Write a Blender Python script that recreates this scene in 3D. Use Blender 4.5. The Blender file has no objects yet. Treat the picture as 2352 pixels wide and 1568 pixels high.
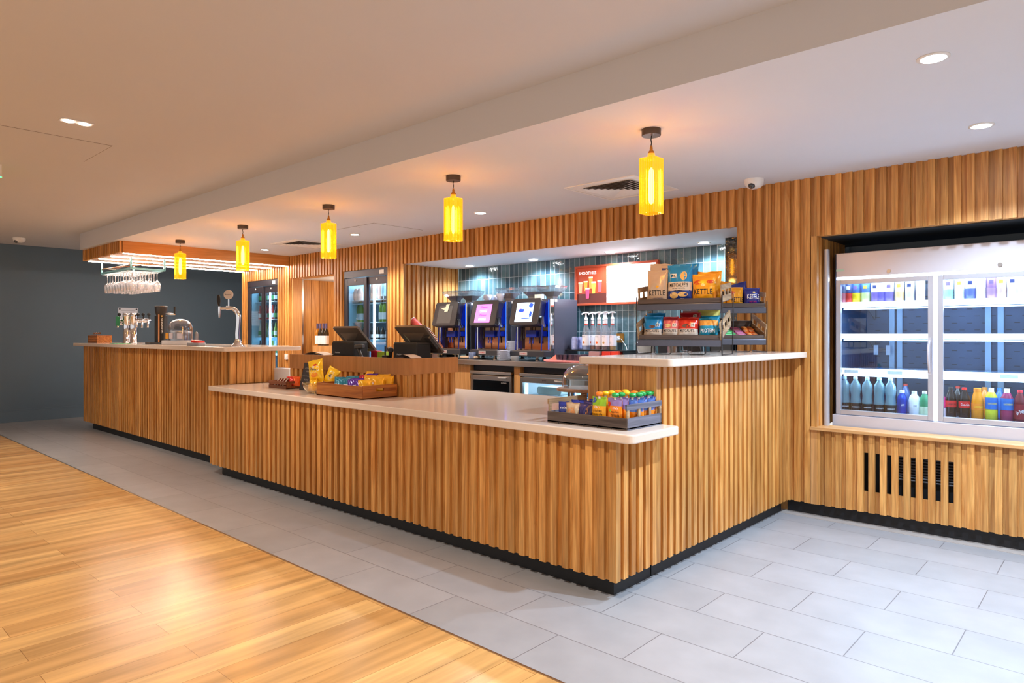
import bpy, math, random
from mathutils import Vector, Matrix
random.seed(7)
PI = math.pi
SC = bpy.context.scene
COL = SC.collection
# ---------------------------------------------------------------- camera
FPX, CX, CY = 1553.0, 1176.0, 767.6
YAW = math.atan2(1418, 1553.)
CAM = Vector((1.75, -2.63, 1.24))
cd = bpy.data.cameras.new('camera'); cam = bpy.data.objects.new('camera', cd); COL.objects.link(cam)
cd.sensor_width = 36; cd.lens = FPX/2352*36; cd.shift_y = -16.4/2352; cd.clip_start = .02
cam.location = CAM; cam.rotation_euler = (PI/2, 0, YAW)
SC.camera = cam
# ---------------------------------------------------------------- world and exposure
SC.view_settings.view_transform = 'Standard'; SC.view_settings.look = 'None'
SC.view_settings.gamma = 1; SC.view_settings.exposure = 0.82; SC.view_settings.use_curve_mapping = False
w = bpy.data.worlds.new('world'); SC.world = w; w.use_nodes = True
w.node_tree.nodes['Background'].inputs[0].default_value = (1.0, .95, .90, 1)
w.node_tree.nodes['Background'].inputs[1].default_value = .52
COOL = (.62, .79, 1.0); NEUT = (1, .93, .84); WARM = (1, .80, .58); AMBER = (1, .55, .14)
def lamp(name, kind, loc, energy, color, parent=None, size=.04, angle=120, blend=.6, rot=(0,0,0), sx=None, sy=None):
    d = bpy.data.lights.new(name, kind); d.energy = energy; d.color = color
    if kind in ('SPOT', 'POINT'): d.shadow_soft_size = size
    if kind == 'SPOT': d.spot_size = math.radians(angle); d.spot_blend = blend
    if kind == 'AREA': d.shape = 'RECTANGLE'; d.size = sx; d.size_y = sy
    o = bpy.data.objects.new(name, d); COL.objects.link(o); o.location = loc; o.rotation_euler = rot
    if parent: o.parent = parent
    return o
# lamp positions and powers (the fittings themselves are built further down)
DL_LOW = [(1.19, .40, 120, COOL), (1.19, 1.55, 95, COOL), (-2.47, 1.58, 58, NEUT), (-4.37, 1.58, 62, NEUT), (-6.31, 1.57, 55, NEUT), (3.1, .40, 95, COOL), (3.1, 1.55, 95, COOL)]
DL_NICHE = [(-.96, 2.79), (-1.93, 2.80), (-2.90, 2.80), (-3.87, 2.80)]
DL_UP = [(-2.9, -1.40), (-6.2, -1.40), (.4, -1.40), (3.6, -1.40), (-2.9, -4.6), (-6.2, -4.6), (.4, -4.6), (-9.2, -4.6)]
PEND_X = [-.095 - 1.53*i for i in range(5)]; PEND_Y = .47
# ---------------------------------------------------------------- pixel helpers (a ray of the camera met with a real plane)
_F = Vector((-math.sin(YAW), math.cos(YAW), 0)); _R = Vector((math.cos(YAW), math.sin(YAW), 0))
def ray(px, py): return _F + _R*((px-CX)/FPX) + Vector((0, 0, (CY-py)/FPX))
def aty(px, py, y): r = ray(px, py); return CAM + r*((y-CAM.y)/r.y)
def atx(px, py, x): r = ray(px, py); return CAM + r*((x-CAM.x)/r.x)
def atz(px, py, z): r = ray(px, py); return CAM + r*((z-CAM.z)/r.z)
# ---------------------------------------------------------------- materials
def lin(c): c = c/255.; return c/12.92 if c <= .04045 else ((c+.055)/1.055)**2.4
def rgb(t): return (lin(t[0]), lin(t[1]), lin(t[2]), 1)
MATS = {}
def newmat(name):
    m = bpy.data.materials.new(name); m.use_nodes = True; nt = m.node_tree
    return m, nt, nt.nodes['Principled BSDF'], nt.nodes.new, nt.links.new
def M(name, col=(200,200,200), rough=.5, metal=0, var=.06, nscale=40, emit=0, ecol=None, bump=0, coat=0):
    if name in MATS: return MATS[name]
    m, nt, b, N, L = newmat(name)
    c = rgb(col)
    tc = N('ShaderNodeTexCoord'); no = N('ShaderNodeTexNoise'); no.inputs['Scale'].default_value = nscale
    L(tc.outputs['Object'], no.inputs['Vector'])
    mr = N('ShaderNodeMapRange'); mr.inputs['To Min'].default_value = 1-var; mr.inputs['To Max'].default_value = 1+var
    L(no.outputs['Fac'], mr.inputs['Value'])
    mx = N('ShaderNodeVectorMath'); mx.operation = 'SCALE'; mx.inputs[0].default_value = c[:3]; L(mr.outputs[0], mx.inputs['Scale'])
    L(mx.outputs[0], b.inputs['Base Color'])
    b.inputs['Roughness'].default_value = rough; b.inputs['Metallic'].default_value = metal
    if coat: b.inputs['Coat Weight'].default_value = coat; b.inputs['Coat Roughness'].default_value = .08
    if emit: b.inputs['Emission Color'].default_value = rgb(ecol or col); b.inputs['Emission Strength'].default_value = emit
    if bump:
        bp = N('ShaderNodeBump'); bp.inputs['Strength'].default_value = bump; bp.inputs['Distance'].default_value = .004
        L(no.outputs['Fac'], bp.inputs['Height']); L(bp.outputs[0], b.inputs['Normal'])
    MATS[name] = m; return m
def wood(name, dark, light, axis='Z', rough=.42, grain=1.0, island=True, scale=1.0):
    if name in MATS: return MATS[name]
    m, nt, b, N, L = newmat(name)
    tc = N('ShaderNodeTexCoord'); geo = N('ShaderNodeNewGeometry')
    off = N('ShaderNodeVectorMath'); off.operation = 'ADD'; L(tc.outputs['Object'], off.inputs[0])
    sc = N('ShaderNodeVectorMath'); sc.operation = 'SCALE'; sc.inputs[0].default_value = (31.7, 17.3, 9.1)
    L(geo.outputs['Random Per Island'], sc.inputs['Scale']); L(sc.outputs[0], off.inputs[1])
    mp = N('ShaderNodeMapping'); s = [26*scale]*3; s['XYZ'.index(axis)] = 1.6*scale; mp.inputs['Scale'].default_value = s
    L(off.outputs[0], mp.inputs['Vector'])
    n1 = N('ShaderNodeTexNoise'); n1.inputs['Scale'].default_value = 1; n1.inputs['Detail'].default_value = 4; n1.inputs['Distortion'].default_value = 1.3
    L(mp.outputs[0], n1.inputs['Vector'])
    mp2 = N('ShaderNodeMapping'); s2 = [150*scale]*3; s2['XYZ'.index(axis)] = 5*scale; mp2.inputs['Scale'].default_value = s2
    L(off.outputs[0], mp2.inputs['Vector'])
    n2 = N('ShaderNodeTexNoise'); n2.inputs['Scale'].default_value = 1; n2.inputs['Detail'].default_value = 3; L(mp2.outputs[0], n2.inputs['Vector'])
    cr = N('ShaderNodeValToRGB'); cr.color_ramp.elements[0].position = .34; cr.color_ramp.elements[1].position = .66
    cr.color_ramp.elements[0].color = rgb(dark); cr.color_ramp.elements[1].color = rgb(light); L(n1.outputs['Fac'], cr.inputs[0])
    m1 = N('ShaderNodeMapRange'); m1.inputs['To Min'].default_value = 1-.22*grain; m1.inputs['To Max'].default_value = 1+.16*grain
    m1.inputs['From Min'].default_value = .3; m1.inputs['From Max'].default_value = .7; L(n2.outputs['Fac'], m1.inputs['Value'])
    m2 = N('ShaderNodeMapRange'); m2.inputs['To Min'].default_value = .80 if island else 1; m2.inputs['To Max'].default_value = 1.16 if island else 1
    L(geo.outputs['Random Per Island'], m2.inputs['Value'])
    mu = N('ShaderNodeMath'); mu.operation = 'MULTIPLY'; L(m1.outputs[0], mu.inputs[0]); L(m2.outputs[0], mu.inputs[1])
    vs = N('ShaderNodeVectorMath'); vs.operation = 'SCALE'; L(cr.outputs[0], vs.inputs[0]); L(mu.outputs[0], vs.inputs['Scale'])
    L(vs.outputs[0], b.inputs['Base Color']); b.inputs['Roughness'].default_value = rough
    bp = N('ShaderNodeBump'); bp.inputs['Strength'].default_value = .08; bp.inputs['Distance'].default_value = .002; L(n2.outputs['Fac'], bp.inputs['Height']); L(bp.outputs[0], b.inputs['Normal'])
    MATS[name] = m; return m
def glassy(name, tint=(235,245,250), refl=.12, rough=.02, glow=0, gcol=None, milk=0, mcol=(255,255,255)):
    if name in MATS: return MATS[name]
    m, nt, b, N, L = newmat(name); nt.nodes.remove(b); out = nt.nodes['Material Output']
    tr = N('ShaderNodeBsdfTransparent'); tr.inputs[0].default_value = rgb(tint)
    gl = N('ShaderNodeBsdfGlossy'); gl.inputs['Roughness'].default_value = rough
    lw = N('ShaderNodeLayerWeight'); lw.inputs['Blend'].default_value = .35
    mr = N('ShaderNodeMapRange'); mr.inputs['To Min'].default_value = refl*.4; mr.inputs['To Max'].default_value = min(.95, refl*5); L(lw.outputs['Facing'], mr.inputs['Value'])
    mx = N('ShaderNodeMixShader'); L(mr.outputs[0], mx.inputs[0]); L(tr.outputs[0], mx.inputs[1]); L(gl.outputs[0], mx.inputs[2])
    last = mx
    if milk:
        df = N('ShaderNodeBsdfDiffuse'); df.inputs[0].default_value = rgb(mcol); m2 = N('ShaderNodeMixShader'); m2.inputs[0].default_value = milk
        L(mx.outputs[0], m2.inputs[1]); L(df.outputs[0], m2.inputs[2]); last = m2
    if glow:
        em = N('ShaderNodeEmission'); em.inputs[0].default_value = rgb(gcol); em.inputs[1].default_value = glow
        ad = N('ShaderNodeAddShader'); L(mx.outputs[0], ad.inputs[0]); L(em.outputs[0], ad.inputs[1]); last = ad
    L(last.outputs[0], out.inputs[0]); MATS[name] = m; return m
def emis(name, col, s): return M(name, col, .5, 0, 0, emit=s)
def brickmat(name, bw, rh, off, loc, c1, c2, mortar, msize, rough, plane='XY', bumpn=0, swap=False, nvar=.1, coat=0, stretch=None):
    m, nt, b, N, L = newmat(name)
    tc = N('ShaderNodeTexCoord'); sp = N('ShaderNodeSeparateXYZ'); L(tc.outputs['Object'], sp.inputs[0])
    cb = N('ShaderNodeCombineXYZ')
    a0, a1 = plane[0], plane[1]
    L(sp.outputs[a0], cb.inputs[0]); L(sp.outputs[a1], cb.inputs[1])
    mp = N('ShaderNodeMapping'); mp.inputs['Location'].default_value = (loc[0], loc[1], 0); L(cb.outputs[0], mp.inputs['Vector'])
    br = N('ShaderNodeTexBrick'); br.offset = off; br.squash = 1; L(mp.outputs[0], br.inputs['Vector'])
    br.inputs['Scale'].default_value = 1; br.inputs['Brick Width'].default_value = bw; br.inputs['Row Height'].default_value = rh
    br.inputs['Mortar Size'].default_value = msize; br.inputs['Mortar Smooth'].default_value = .1; br.inputs['Bias'].default_value = 0
    br.inputs['Color1'].default_value = rgb(c1); br.inputs['Color2'].default_value = rgb(c2); br.inputs['Mortar'].default_value = rgb(mortar)
    no = N('ShaderNodeTexNoise'); no.inputs['Detail'].default_value = 6; no.inputs['Scale'].default_value = 1
    mpn = N('ShaderNodeMapping'); mpn.inputs['Scale'].default_value = stretch or (5, 5, 5); L(tc.outputs['Object'], mpn.inputs['Vector']); L(mpn.outputs[0], no.inputs['Vector'])
    mr = N('ShaderNodeMapRange'); mr.inputs['From Min'].default_value = .3; mr.inputs['From Max'].default_value = .7; mr.inputs['To Min'].default_value = 1-nvar; mr.inputs['To Max'].default_value = 1+nvar; L(no.outputs['Fac'], mr.inputs['Value'])
    vs = N('ShaderNodeVectorMath'); vs.operation = 'SCALE'; L(br.outputs['Color'], vs.inputs[0]); L(mr.outputs[0], vs.inputs['Scale'])
    L(vs.outputs[0], b.inputs['Base Color']); b.inputs['Roughness'].default_value = rough
    if coat: b.inputs['Coat Weight'].default_value = coat; b.inputs['Coat Roughness'].default_value = .05
    inv = N('ShaderNodeMath'); inv.operation = 'SUBTRACT'; inv.inputs[0].default_value = 1; L(br.outputs['Fac'], inv.inputs[1])
    bp = N('ShaderNodeBump'); bp.inputs['Strength'].default_value = .35; bp.inputs['Distance'].default_value = .002; L(inv.outputs[0], bp.inputs['Height'])
    if bumpn:
        n3 = N('ShaderNodeTexNoise'); n3.inputs['Scale'].default_value = 22; n3.inputs['Detail'].default_value = 2; L(tc.outputs['Object'], n3.inputs['Vector'])
        b2 = N('ShaderNodeBump'); b2.inputs['Strength'].default_value = bumpn; b2.inputs['Distance'].default_value = .01
        L(n3.outputs['Fac'], b2.inputs['Height']); L(b2.outputs[0], bp.inputs['Normal'])
    L(bp.outputs[0], b.inputs['Normal']); MATS[name] = m; return m
OAK = wood('oak_slats', (182,118,52), (220,162,90))
OAKH = wood('oak_boards', (190,134,76), (212,158,100), axis='Z', island=False, grain=.6)
OAKX = wood('oak_ledge', (184,128,72), (214,162,104), axis='X', island=False, grain=.6)
CRATE = wood('crate_wood', (150,82,28), (192,120,52), axis='X', rough=.5)
GREYW = wood('grey_stained_wood', (66,52,46), (112,96,86), axis='X', rough=.6)
PALEW = wood('pale_stained_wood', (140,112,82), (180,150,112), axis='Y', rough=.6)
TABW = wood('board_wood', (120,88,66), (170,134,106), axis='X', rough=.5)
STONE = M('quartz_worktop', (226,208,192), .12, 0, .03, 90)
BLACK = M('matt_black', (24,24,27), .55)
DARKG = M('dark_grey_plastic', (52,50,50), .38)
SCRN = M('dark_screen', (92,82,74), .32)
CHROME = M('chrome', (225,225,230), .08, 1, .02)
STEEL = M('brushed_steel', (185,182,180), .28, 1, .05, 8)
ALU = M('satin_aluminium', (190,190,198), .32, .55, .03)
WHITE = M('white_plastic', (235,234,232), .4)
PAINTC = M('ceiling_paint_lower', (216,220,228), .8, var=.015, nscale=3)
PAINTU = M('ceiling_paint_upper', (206,206,210), .8, var=.015, nscale=2)
NAVY = M('blue_grey_wall_paint', (88,106,120), .6, var=.05, nscale=2)
GUN = M('gunmetal', (62,58,66), .35, .4)
GLASS = glassy('clear_glass', (240,248,252), .10)
GLASS2 = glassy('fridge_glass', (222,236,244), .10)
GBOT = glassy('drinking_glass', (252,252,255), .30, .03, milk=.16)
LED = emis('led_strip', (255,240,226), 34)
LEDC = emis('cool_led', (225,240,255), 7)
# ---------------------------------------------------------------- mesh builder
class MB:
    def __init__(s): s.v = []; s.f = []; s.m = []; s.sm = []
    def add(s, vs, fs, mi=0, smooth=False, mtx=None):
        n = len(s.v)
        s.v += [tuple(mtx @ Vector(v)) if mtx else tuple(v) for v in vs]
        for k, f in enumerate(fs):
            s.f.append([n+i for i in f]); s.m.append(mi[k] if isinstance(mi, list) else mi); s.sm.append(smooth)
        return s
    def box(s, a, b, mi=0, mtx=None):
        x0,x1 = sorted((a[0],b[0])); y0,y1 = sorted((a[1],b[1])); z0,z1 = sorted((a[2],b[2]))
        return s.add([(x0,y0,z0),(x1,y0,z0),(x1,y1,z0),(x0,y1,z0),(x0,y0,z1),(x1,y0,z1),(x1,y1,z1),(x0,y1,z1)],
              [(0,3,2,1),(4,5,6,7),(0,1,5,4),(1,2,6,5),(2,3,7,6),(3,0,4,7)], mi, False, mtx)
    def rbox(s, a, b, r=.01, seg=3, mi=0, mtx=None, axis=2):   # box with rounded edges along one axis
        lo = [min(a[i],b[i]) for i in range(3)]; hi = [max(a[i],b[i]) for i in range(3)]
        i, j = [k for k in range(3) if k != axis]
        pts = []
        for cx, cy, a0 in ((hi[i]-r,hi[j]-r,0),(lo[i]+r,hi[j]-r,PI/2),(lo[i]+r,lo[j]+r,PI),(hi[i]-r,lo[j]+r,1.5*PI)):
            for k in range(seg+1):
                t = a0+PI/2*k/seg; pts.append((cx+r*math.cos(t), cy+r*math.sin(t)))
        vs = []
        for h in (lo[axis], hi[axis]):
            for p in pts:
                q = [0,0,0]; q[i], q[j], q[axis] = p[0], p[1], h; vs.append(tuple(q))
        n = len(pts); fs = [tuple(range(n-1,-1,-1)), tuple(range(n,2*n))] + [(k,(k+1)%n,n+(k+1)%n,n+k) for k in range(n)]
        return s.add(vs, fs, mi, False, mtx)
    def prism(s, poly, z0, z1, mi=0, mtx=None):
        n = len(poly); vs = [(p[0],p[1],z0) for p in poly]+[(p[0],p[1],z1) for p in poly]
        return s.add(vs, [tuple(range(n-1,-1,-1)), tuple(range(n,2*n))]+[(k,(k+1)%n,n+(k+1)%n,n+k) for k in range(n)], mi, False, mtx)
    def lathe(s, prof, seg=20, c=(0,0,0), mi=0, mtx=None, cap=True, smooth=True, mis=None):
        vs = []; fs = []; ml = []
        for r, z in prof:
            for k in range(seg):
                t = 2*PI*k/seg; vs.append((c[0]+r*math.cos(t), c[1]+r*math.sin(t), c[2]+z))
        for i in range(len(prof)-1):
            for k in range(seg):
                fs.append((i*seg+k, i*seg+(k+1)%seg, (i+1)*seg+(k+1)%seg, (i+1)*seg+k)); ml.append(mis[i] if mis else mi)
        s.add(vs, fs, ml, smooth, mtx)
        if cap:
            n = len(prof)-1
            s.add(vs[:seg], [tuple(range(seg-1,-1,-1))], ml[0], False, mtx); s.add(vs[n*seg:], [tuple(range(seg))], ml[-1], False, mtx)
        return s
    def tube(s, pts, r, seg=8, mi=0, mtx=None, rs=None):
        pts = [Vector(p) for p in pts]; vs = []; fs = []; n = len(pts); up = None
        for i, p in enumerate(pts):
            d = (pts[min(i+1,n-1)]-pts[max(i-1,0)]).normalized()
            if up is None: up = Vector((0,0,1)) if abs(d.z) < .9 else Vector((1,0,0))
            a = d.cross(up).normalized(); b2 = a.cross(d).normalized(); up = b2
            rr = rs[i] if rs else r
            for k in range(seg):
                t = 2*PI*k/seg; vs.append(tuple(p+a*rr*math.cos(t)+b2*rr*math.sin(t)))
        for i in range(n-1):
            for k in range(seg): fs.append((i*seg+k, i*seg+(k+1)%seg, (i+1)*seg+(k+1)%seg, (i+1)*seg+k))
        s.add(vs, fs, mi, True, mtx)
        s.add(vs[:seg], [tuple(range(seg))], mi, False, mtx); s.add(vs[-seg:], [tuple(range(seg-1,-1,-1))], mi, False, mtx)
        return s
    def slats(s, p, u, n, W, z0, z1, pitch=.067, bw=.037, d=.022, start=0, mi=0, holes=()):
        # p: start of the outer face plane, u: along, n: outward. base board, then battens
        u = Vector((u[0],u[1],0)); n = Vector((n[0],n[1],0)); p = Vector((p[0],p[1],0))
        if u.cross(n).z > 0: m = Matrix((( u.x, n.x, 0, p.x),(u.y, n.y, 0, p.y),(0,0,1,0),(0,0,0,1)))
        else: m = Matrix(((u.x, n.x, 0, p.x),(u.y, n.y, 0, p.y),(0,0,1,0),(0,0,0,1)))
        x = -start
        while x < W-1e-4:
            a, b = max(x,0), min(x+bw, W)
            if b-a > .002: s.box((a,-d,z0),(b,0,z1), mi, m)
            a2, b2 = max(x+bw,0), min(x+pitch, W)
            if b2-a2 > .001:
                hz = [h for h in holes if h[0] <= (a2+b2)/2 <= h[1]]
                if hz:
                    s.box((a2,-d-.01,z0),(b2,-d,hz[0][2]), mi, m); s.box((a2,-d-.01,hz[0][3]),(b2,-d,z1), mi, m)
                else: s.box((a2,-d-.01,z0),(b2,-d,z1), mi, m)
            x += pitch
        if u.cross(n).z < 0: pass
        return s
    def build(s, name, mats, parent=None, bevel=0, loc=None):
        me = bpy.data.meshes.new(name); me.from_pydata(s.v, [], s.f)
        for mt in (mats if isinstance(mats, (list,tuple)) else [mats]): me.materials.append(mt)
        for p, mi, sm in zip(me.polygons, s.m, s.sm): p.material_index = mi; p.use_smooth = sm
        me.validate(); me.update()
        import bmesh
        bm = bmesh.new(); bm.from_mesh(me); bmesh.ops.recalc_face_normals(bm, faces=bm.faces); bm.to_mesh(me); bm.free()
        o = bpy.data.objects.new(name, me); COL.objects.link(o)
        if parent: o.parent = parent
        if loc: o.location = loc
        if bevel:
            bv = o.modifiers.new('bevel', 'BEVEL'); bv.width = bevel; bv.segments = 2; bv.limit_method = 'ANGLE'; bv.angle_limit = math.radians(40)
        return o
def struct(name, mb, m, bevel=0): o = mb.build(name, m, bevel=bevel); o['kind'] = 'structure'; return o
def thing(name, label, cat, loc=(0,0,0), rz=0, group=None, rot=None):
    o = bpy.data.objects.new(name, None); COL.objects.link(o); o.empty_display_size = .05
    o.location = loc; o.rotation_euler = rot or (0,0,rz); o['label'] = label; o['category'] = cat
    if group: o['group'] = group
    return o
def tag(o, label, cat, group=None, kind=None):
    o['label'] = label; o['category'] = cat
    if group: o['group'] = group
    if kind: o['kind'] = kind
    return o
def dup(o, parent=None, loc=None, rz=None, label=None):
    c = o.copy(); COL.objects.link(c)
    if parent: c.parent = parent
    if loc is not None: c.location = loc
    if rz is not None: c.rotation_euler = (0,0,rz)
    if label: c['label'] = label
    for ch in list(o.children): dup(ch, c)
    return c
def text(body, m, parent, w=None, h=.02, at=(0,0,0), rz=0, tilt=0, name='lettering', warp=None, ext=.0004, off=0, shear=0, roll=0):
    # lettering as a mesh, standing in the local xz plane facing -y, centred on `at`
    cu = bpy.data.curves.new('t', 'FONT'); cu.body = body; cu.size = 1; cu.align_x = 'CENTER'; cu.align_y = 'CENTER'; cu.resolution_u = 3; cu.space_character = 1.08; cu.offset = off; cu.shear = shear
    to = bpy.data.objects.new('t', cu); COL.objects.link(to)
    me = bpy.data.meshes.new_from_object(to.evaluated_get(bpy.context.evaluated_depsgraph_get()))
    bpy.data.objects.remove(to); bpy.data.curves.remove(cu)
    xs = [v.co.x for v in me.vertices]; ys = [v.co.y for v in me.vertices]
    cw = max(xs)-min(xs); ch = max(ys)-min(ys); mx = (max(xs)+min(xs))/2; my = (max(ys)+min(ys))/2
    sy = h/ch; sx = (w/cw) if w else sy
    R = Matrix.Translation(at) @ Matrix.Rotation(rz, 4, 'Z') @ Matrix.Rotation(tilt, 4, 'X') @ Matrix.Rotation(roll, 4, 'Y')
    for v in me.vertices:
        q = R @ Vector(((v.co.x-mx)*sx, -ext, (v.co.y-my)*sy))
        if warp: q = warp(q)
        v.co = q
    me.materials.clear(); me.materials.append(m)
    o = bpy.data.objects.new(name, me); COL.objects.link(o); o.parent = parent
    return o
# ================================================================ ROOM
ZL, ZU, WY = 2.31, 2.51, 2.154        # lower ceiling, upper ceiling, face of the back wall
tile = brickmat('grey_floor_tiles', .6165, .2975, .5, (-.010, .142+.2975*41, 0), (150,150,152), (160,159,161), (112,110,112), .0022, .34, nvar=.07)
m = MB(); m.box((-10.6,-.73,-.05),(5,4.2,0)); struct('floor', m, tile)
plank = brickmat('wood_plank_floor', 1.22, .148, .37, (.3, 20*.148, 0), (190,142,84), (214,170,108), (150,108,62), .0012, .23, plane='YX', nvar=.30, stretch=(16, 1.3, 1))
m = MB(); m.box((-10.6,-8,-.05),(5,-.735,0)); struct('floor', m, plank)
m = MB(); m.box((-10.6,-.737,-.04),(5,-.728,.0025)); struct('trim_1', m, STEEL)
m = MB(); m.box((-.05,2.105,-.02),(5,WY+.07,.002)); struct('trim_2', m, M('dusty_screed', (158,148,140), .8, var=.12, nscale=12))
# upper and lower ceilings, the fascia between them
m = MB(); m.box((-10.6,-8,ZU),(5,0,ZU+.1)); m.box((-10.6,0,ZU),(-8.05,4.2,ZU+.1)); struct('ceiling', m, PAINTU)
m = MB(); m.box((-8.05,0,ZL),(5,WY+.03,ZL+.04)); struct('ceiling', m, PAINTC)
m = MB(); m.box((-8.0505,-.0005,ZL+.0008),(5,.03,ZU+.04)); m.box((-8.05,.03,ZL+.04),(-8.02,WY,ZU+.04)); struct('trim_3', m, PAINTU)
# left end wall in blue-grey with skirting
m = MB(); m.box((-10.0,-8,0),(-9.9,4.2,ZU)); struct('wall_left', m, NAVY)
m = MB(); m.box((-9.9,-8,0),(-9.88,4.2,.15)); m.box((-9.9,-8,.15),(-9.886,4.2,.175)); struct('baseboard_left', m, NAVY, bevel=.003)
m = MB(); m.box((-10.0,4.1,0),(-8.1,4.2,ZU)); struct('wall_far', m, NAVY)
# back wall clad in oak battens, cut around fridges, doorway, servery niche and chilled cabinet
F1 = (-7.98, -7.07); OP = (-6.74, -5.69); F2 = (-5.46, -4.56); NI = (-4.27, -.389); CW = (.183, 2.06)
m = MB()
def ws(x0, x1, z0, z1, holes=()):
    st = (x0+8.14) % .067
    m.slats((x0,WY),(1,0),(0,-1), x1-x0, z0, z1, start=st, holes=holes)
ws(-8.14, F1[0], .085, ZL); ws(F1[0], F1[1], 2.025, ZL); ws(F1[1], OP[0], .085, ZL)
ws(OP[0], OP[1], 2.005, ZL); ws(OP[1], F2[0], .085, ZL); ws(F2[0], F2[1], 2.02, ZL); ws(F2[1], NI[0], .085, ZL)
ws(NI[0], NI[1], 2.03, ZL); ws(NI[1], CW[0], .085, ZL); ws(CW[0], CW[1], 1.907, ZL)
hx0 = .445; ws(CW[0], CW[1], .085, .59, holes=[(hx0-CW[0]-.02, 1.0-CW[0]-.02, .22, .47)])
ws(CW[1], 4.98, .085, ZL)
m.box((NI[0]-.037,WY-.0004,.085),(NI[0]+.0004,WY+.04,2.03)); m.box((CW[0]-.037,WY-.0004,.612),(CW[0]+.0004,WY+.04,1.907)); m.box((F2[1],WY-.0004,.085),(F2[1]+.02,WY+.02,2.02))
struct('wall_back', m, OAK)
# backing of that wall, its returns and plinth
m = MB(); y1 = WY+.029
for x0, x1, z0, z1 in ((-8.14,F1[0],0,ZL),(F1[0],F1[1],2.03,ZL),(F1[1],OP[0],0,ZL),(OP[0],OP[1],2.01,ZL),(OP[1],F2[0],0,ZL),(F2[0],F2[1],2.03,ZL),(F2[1],NI[0]-.034,0,ZL),(NI[0]-.034,NI[1],2.035,ZL),(NI[1],CW[0]-.034,0,ZL),(CW[0]-.034,CW[1]+.005,1.91,ZL),(CW[1]+.005,5,0,ZL)):
    m.box((x0, y1 if z0 else y1+.035, z0),(x1,y1+.09,z1))
struct('wall_back', m, OAKH)
m = MB()
for x0, x1 in ((-8.14,F1[0]),(F1[1],OP[0]),(OP[1],F2[0]),(F2[1],NI[0])): m.box((x0,WY+.03,0),(x1,WY+.063,.085))
m.box((-.03,WY+.055,0),(5,WY+.063,.085)); struct('baseboard_back', m, BLACK)
# louvre slots under the chilled cabinet: dark void and coil behind
m = MB(); m.box((.3,WY+.2,.1),(1.2,WY+.21,.58)); struct('wall_void', m, BLACK)
m = MB()
for i in range(9): m.tube([(.62,WY+.16,.3+.018*i),(.98,WY+.16,.3+.018*i)], .006, 6)
o = m.build('condenser_coil', M('coil_grey', (120,118,122), .5, .6)); tag(o, 'grey condenser coil behind the vent slots in the slatted wall', 'condenser')
# sill under the chilled cabinet
m = MB(); m.box((.143,WY-.022,.59),(2.1,WY+.16,.612)); struct('trim_4', m, OAKX, bevel=.003)
m = MB(); m.box((.143,WY-.001,.085),(.183,WY+.03,.59)); struct('trim_5', m, OAKH)
# reveal of the chilled cabinet
m = MB(); m.slats((CW[0],WY),(0,1),(1,0),.62,.612,1.907,start=.0); struct('wall_reveal', m, OAK)
m = MB(); m.box((CW[0]-.03,WY+.09,1.905),(CW[1]+.03,WY+.75,1.93)); m.box((CW[0]-.03,3.0,.0),(CW[1]+.03,3.05,1.93)); m.box((CW[1]+.005,WY+.09,0),(CW[1]+.03,3.0,1.93)); m.box((CW[0]-.06,WY+.7,0),(CW[0]-.03,3.0,1.93)); struct('wall_recess', m, M('dark_teal_paint', (36,46,54), .6))
# niche: left slatted wall, back wall of glazed tiles, right pier, ceiling
m = MB(); m.slats((NI[0],WY),(0,1),(1,0),.86,.0,2.03); struct('wall_niche', m, OAK)
m = MB(); m.box((NI[0]-.029,WY+.03,2.0315),(NI[1]+.03,3.06,2.0345)); struct('ceiling_niche', m, M('white_paint', (232,230,232), .7, var=.01))
teal = brickmat('glazed_teal_tiles', .0655, .206, 0, (.02, -.03, 0), (46,70,80), (96,126,128), (176,190,192), .0022, .07, plane='XZ', bumpn=.5, nvar=.35, coat=.6, stretch=(6,6,2.5))
m = MB(); m.box((NI[0],3.0,0),(-.70,3.03,2.03)); struct('wall_tiles', m, teal)
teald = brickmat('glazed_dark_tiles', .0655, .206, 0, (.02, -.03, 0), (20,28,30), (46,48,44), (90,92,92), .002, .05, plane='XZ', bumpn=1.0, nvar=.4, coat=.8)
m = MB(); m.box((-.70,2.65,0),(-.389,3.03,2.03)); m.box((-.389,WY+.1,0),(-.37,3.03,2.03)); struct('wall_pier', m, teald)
# doorway lobby
m = MB(); m.box((OP[0]-.001,WY+.03,0),(OP[0]+.03,2.32,2.005)); m.box((OP[0],WY+.03,2.0),(OP[1],2.32,2.02)); m.box((OP[1]-.02,WY+.03,0),(OP[1],3.6,2.0)); struct('door_1', m, OAKH)
m = MB(); m.slats((OP[0],2.36),(0,1),(1,0),1.3,0,2.0,pitch=.13,bw=.118,d=.008); m.slats((OP[0],3.62),(1,0),(0,-1),1.1,0,2.0,pitch=.13,bw=.118,d=.008); struct('wall_lobby', m, wood('oak_panelling',(176,118,58),(206,150,84)))
m = MB(); m.box((OP[0],2.32,2.0),(OP[1],3.64,2.02)); struct('ceiling_lobby', m, PAINTC)
m = MB(); m.box((OP[0]+.0,2.325,0),(OP[0]+.02,2.355,2.0)); struct('trim_6', m, STEEL)
lamp('lobby_light', 'POINT', (-6.1, 2.75, 1.75), 5, WARM, size=.1)
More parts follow.
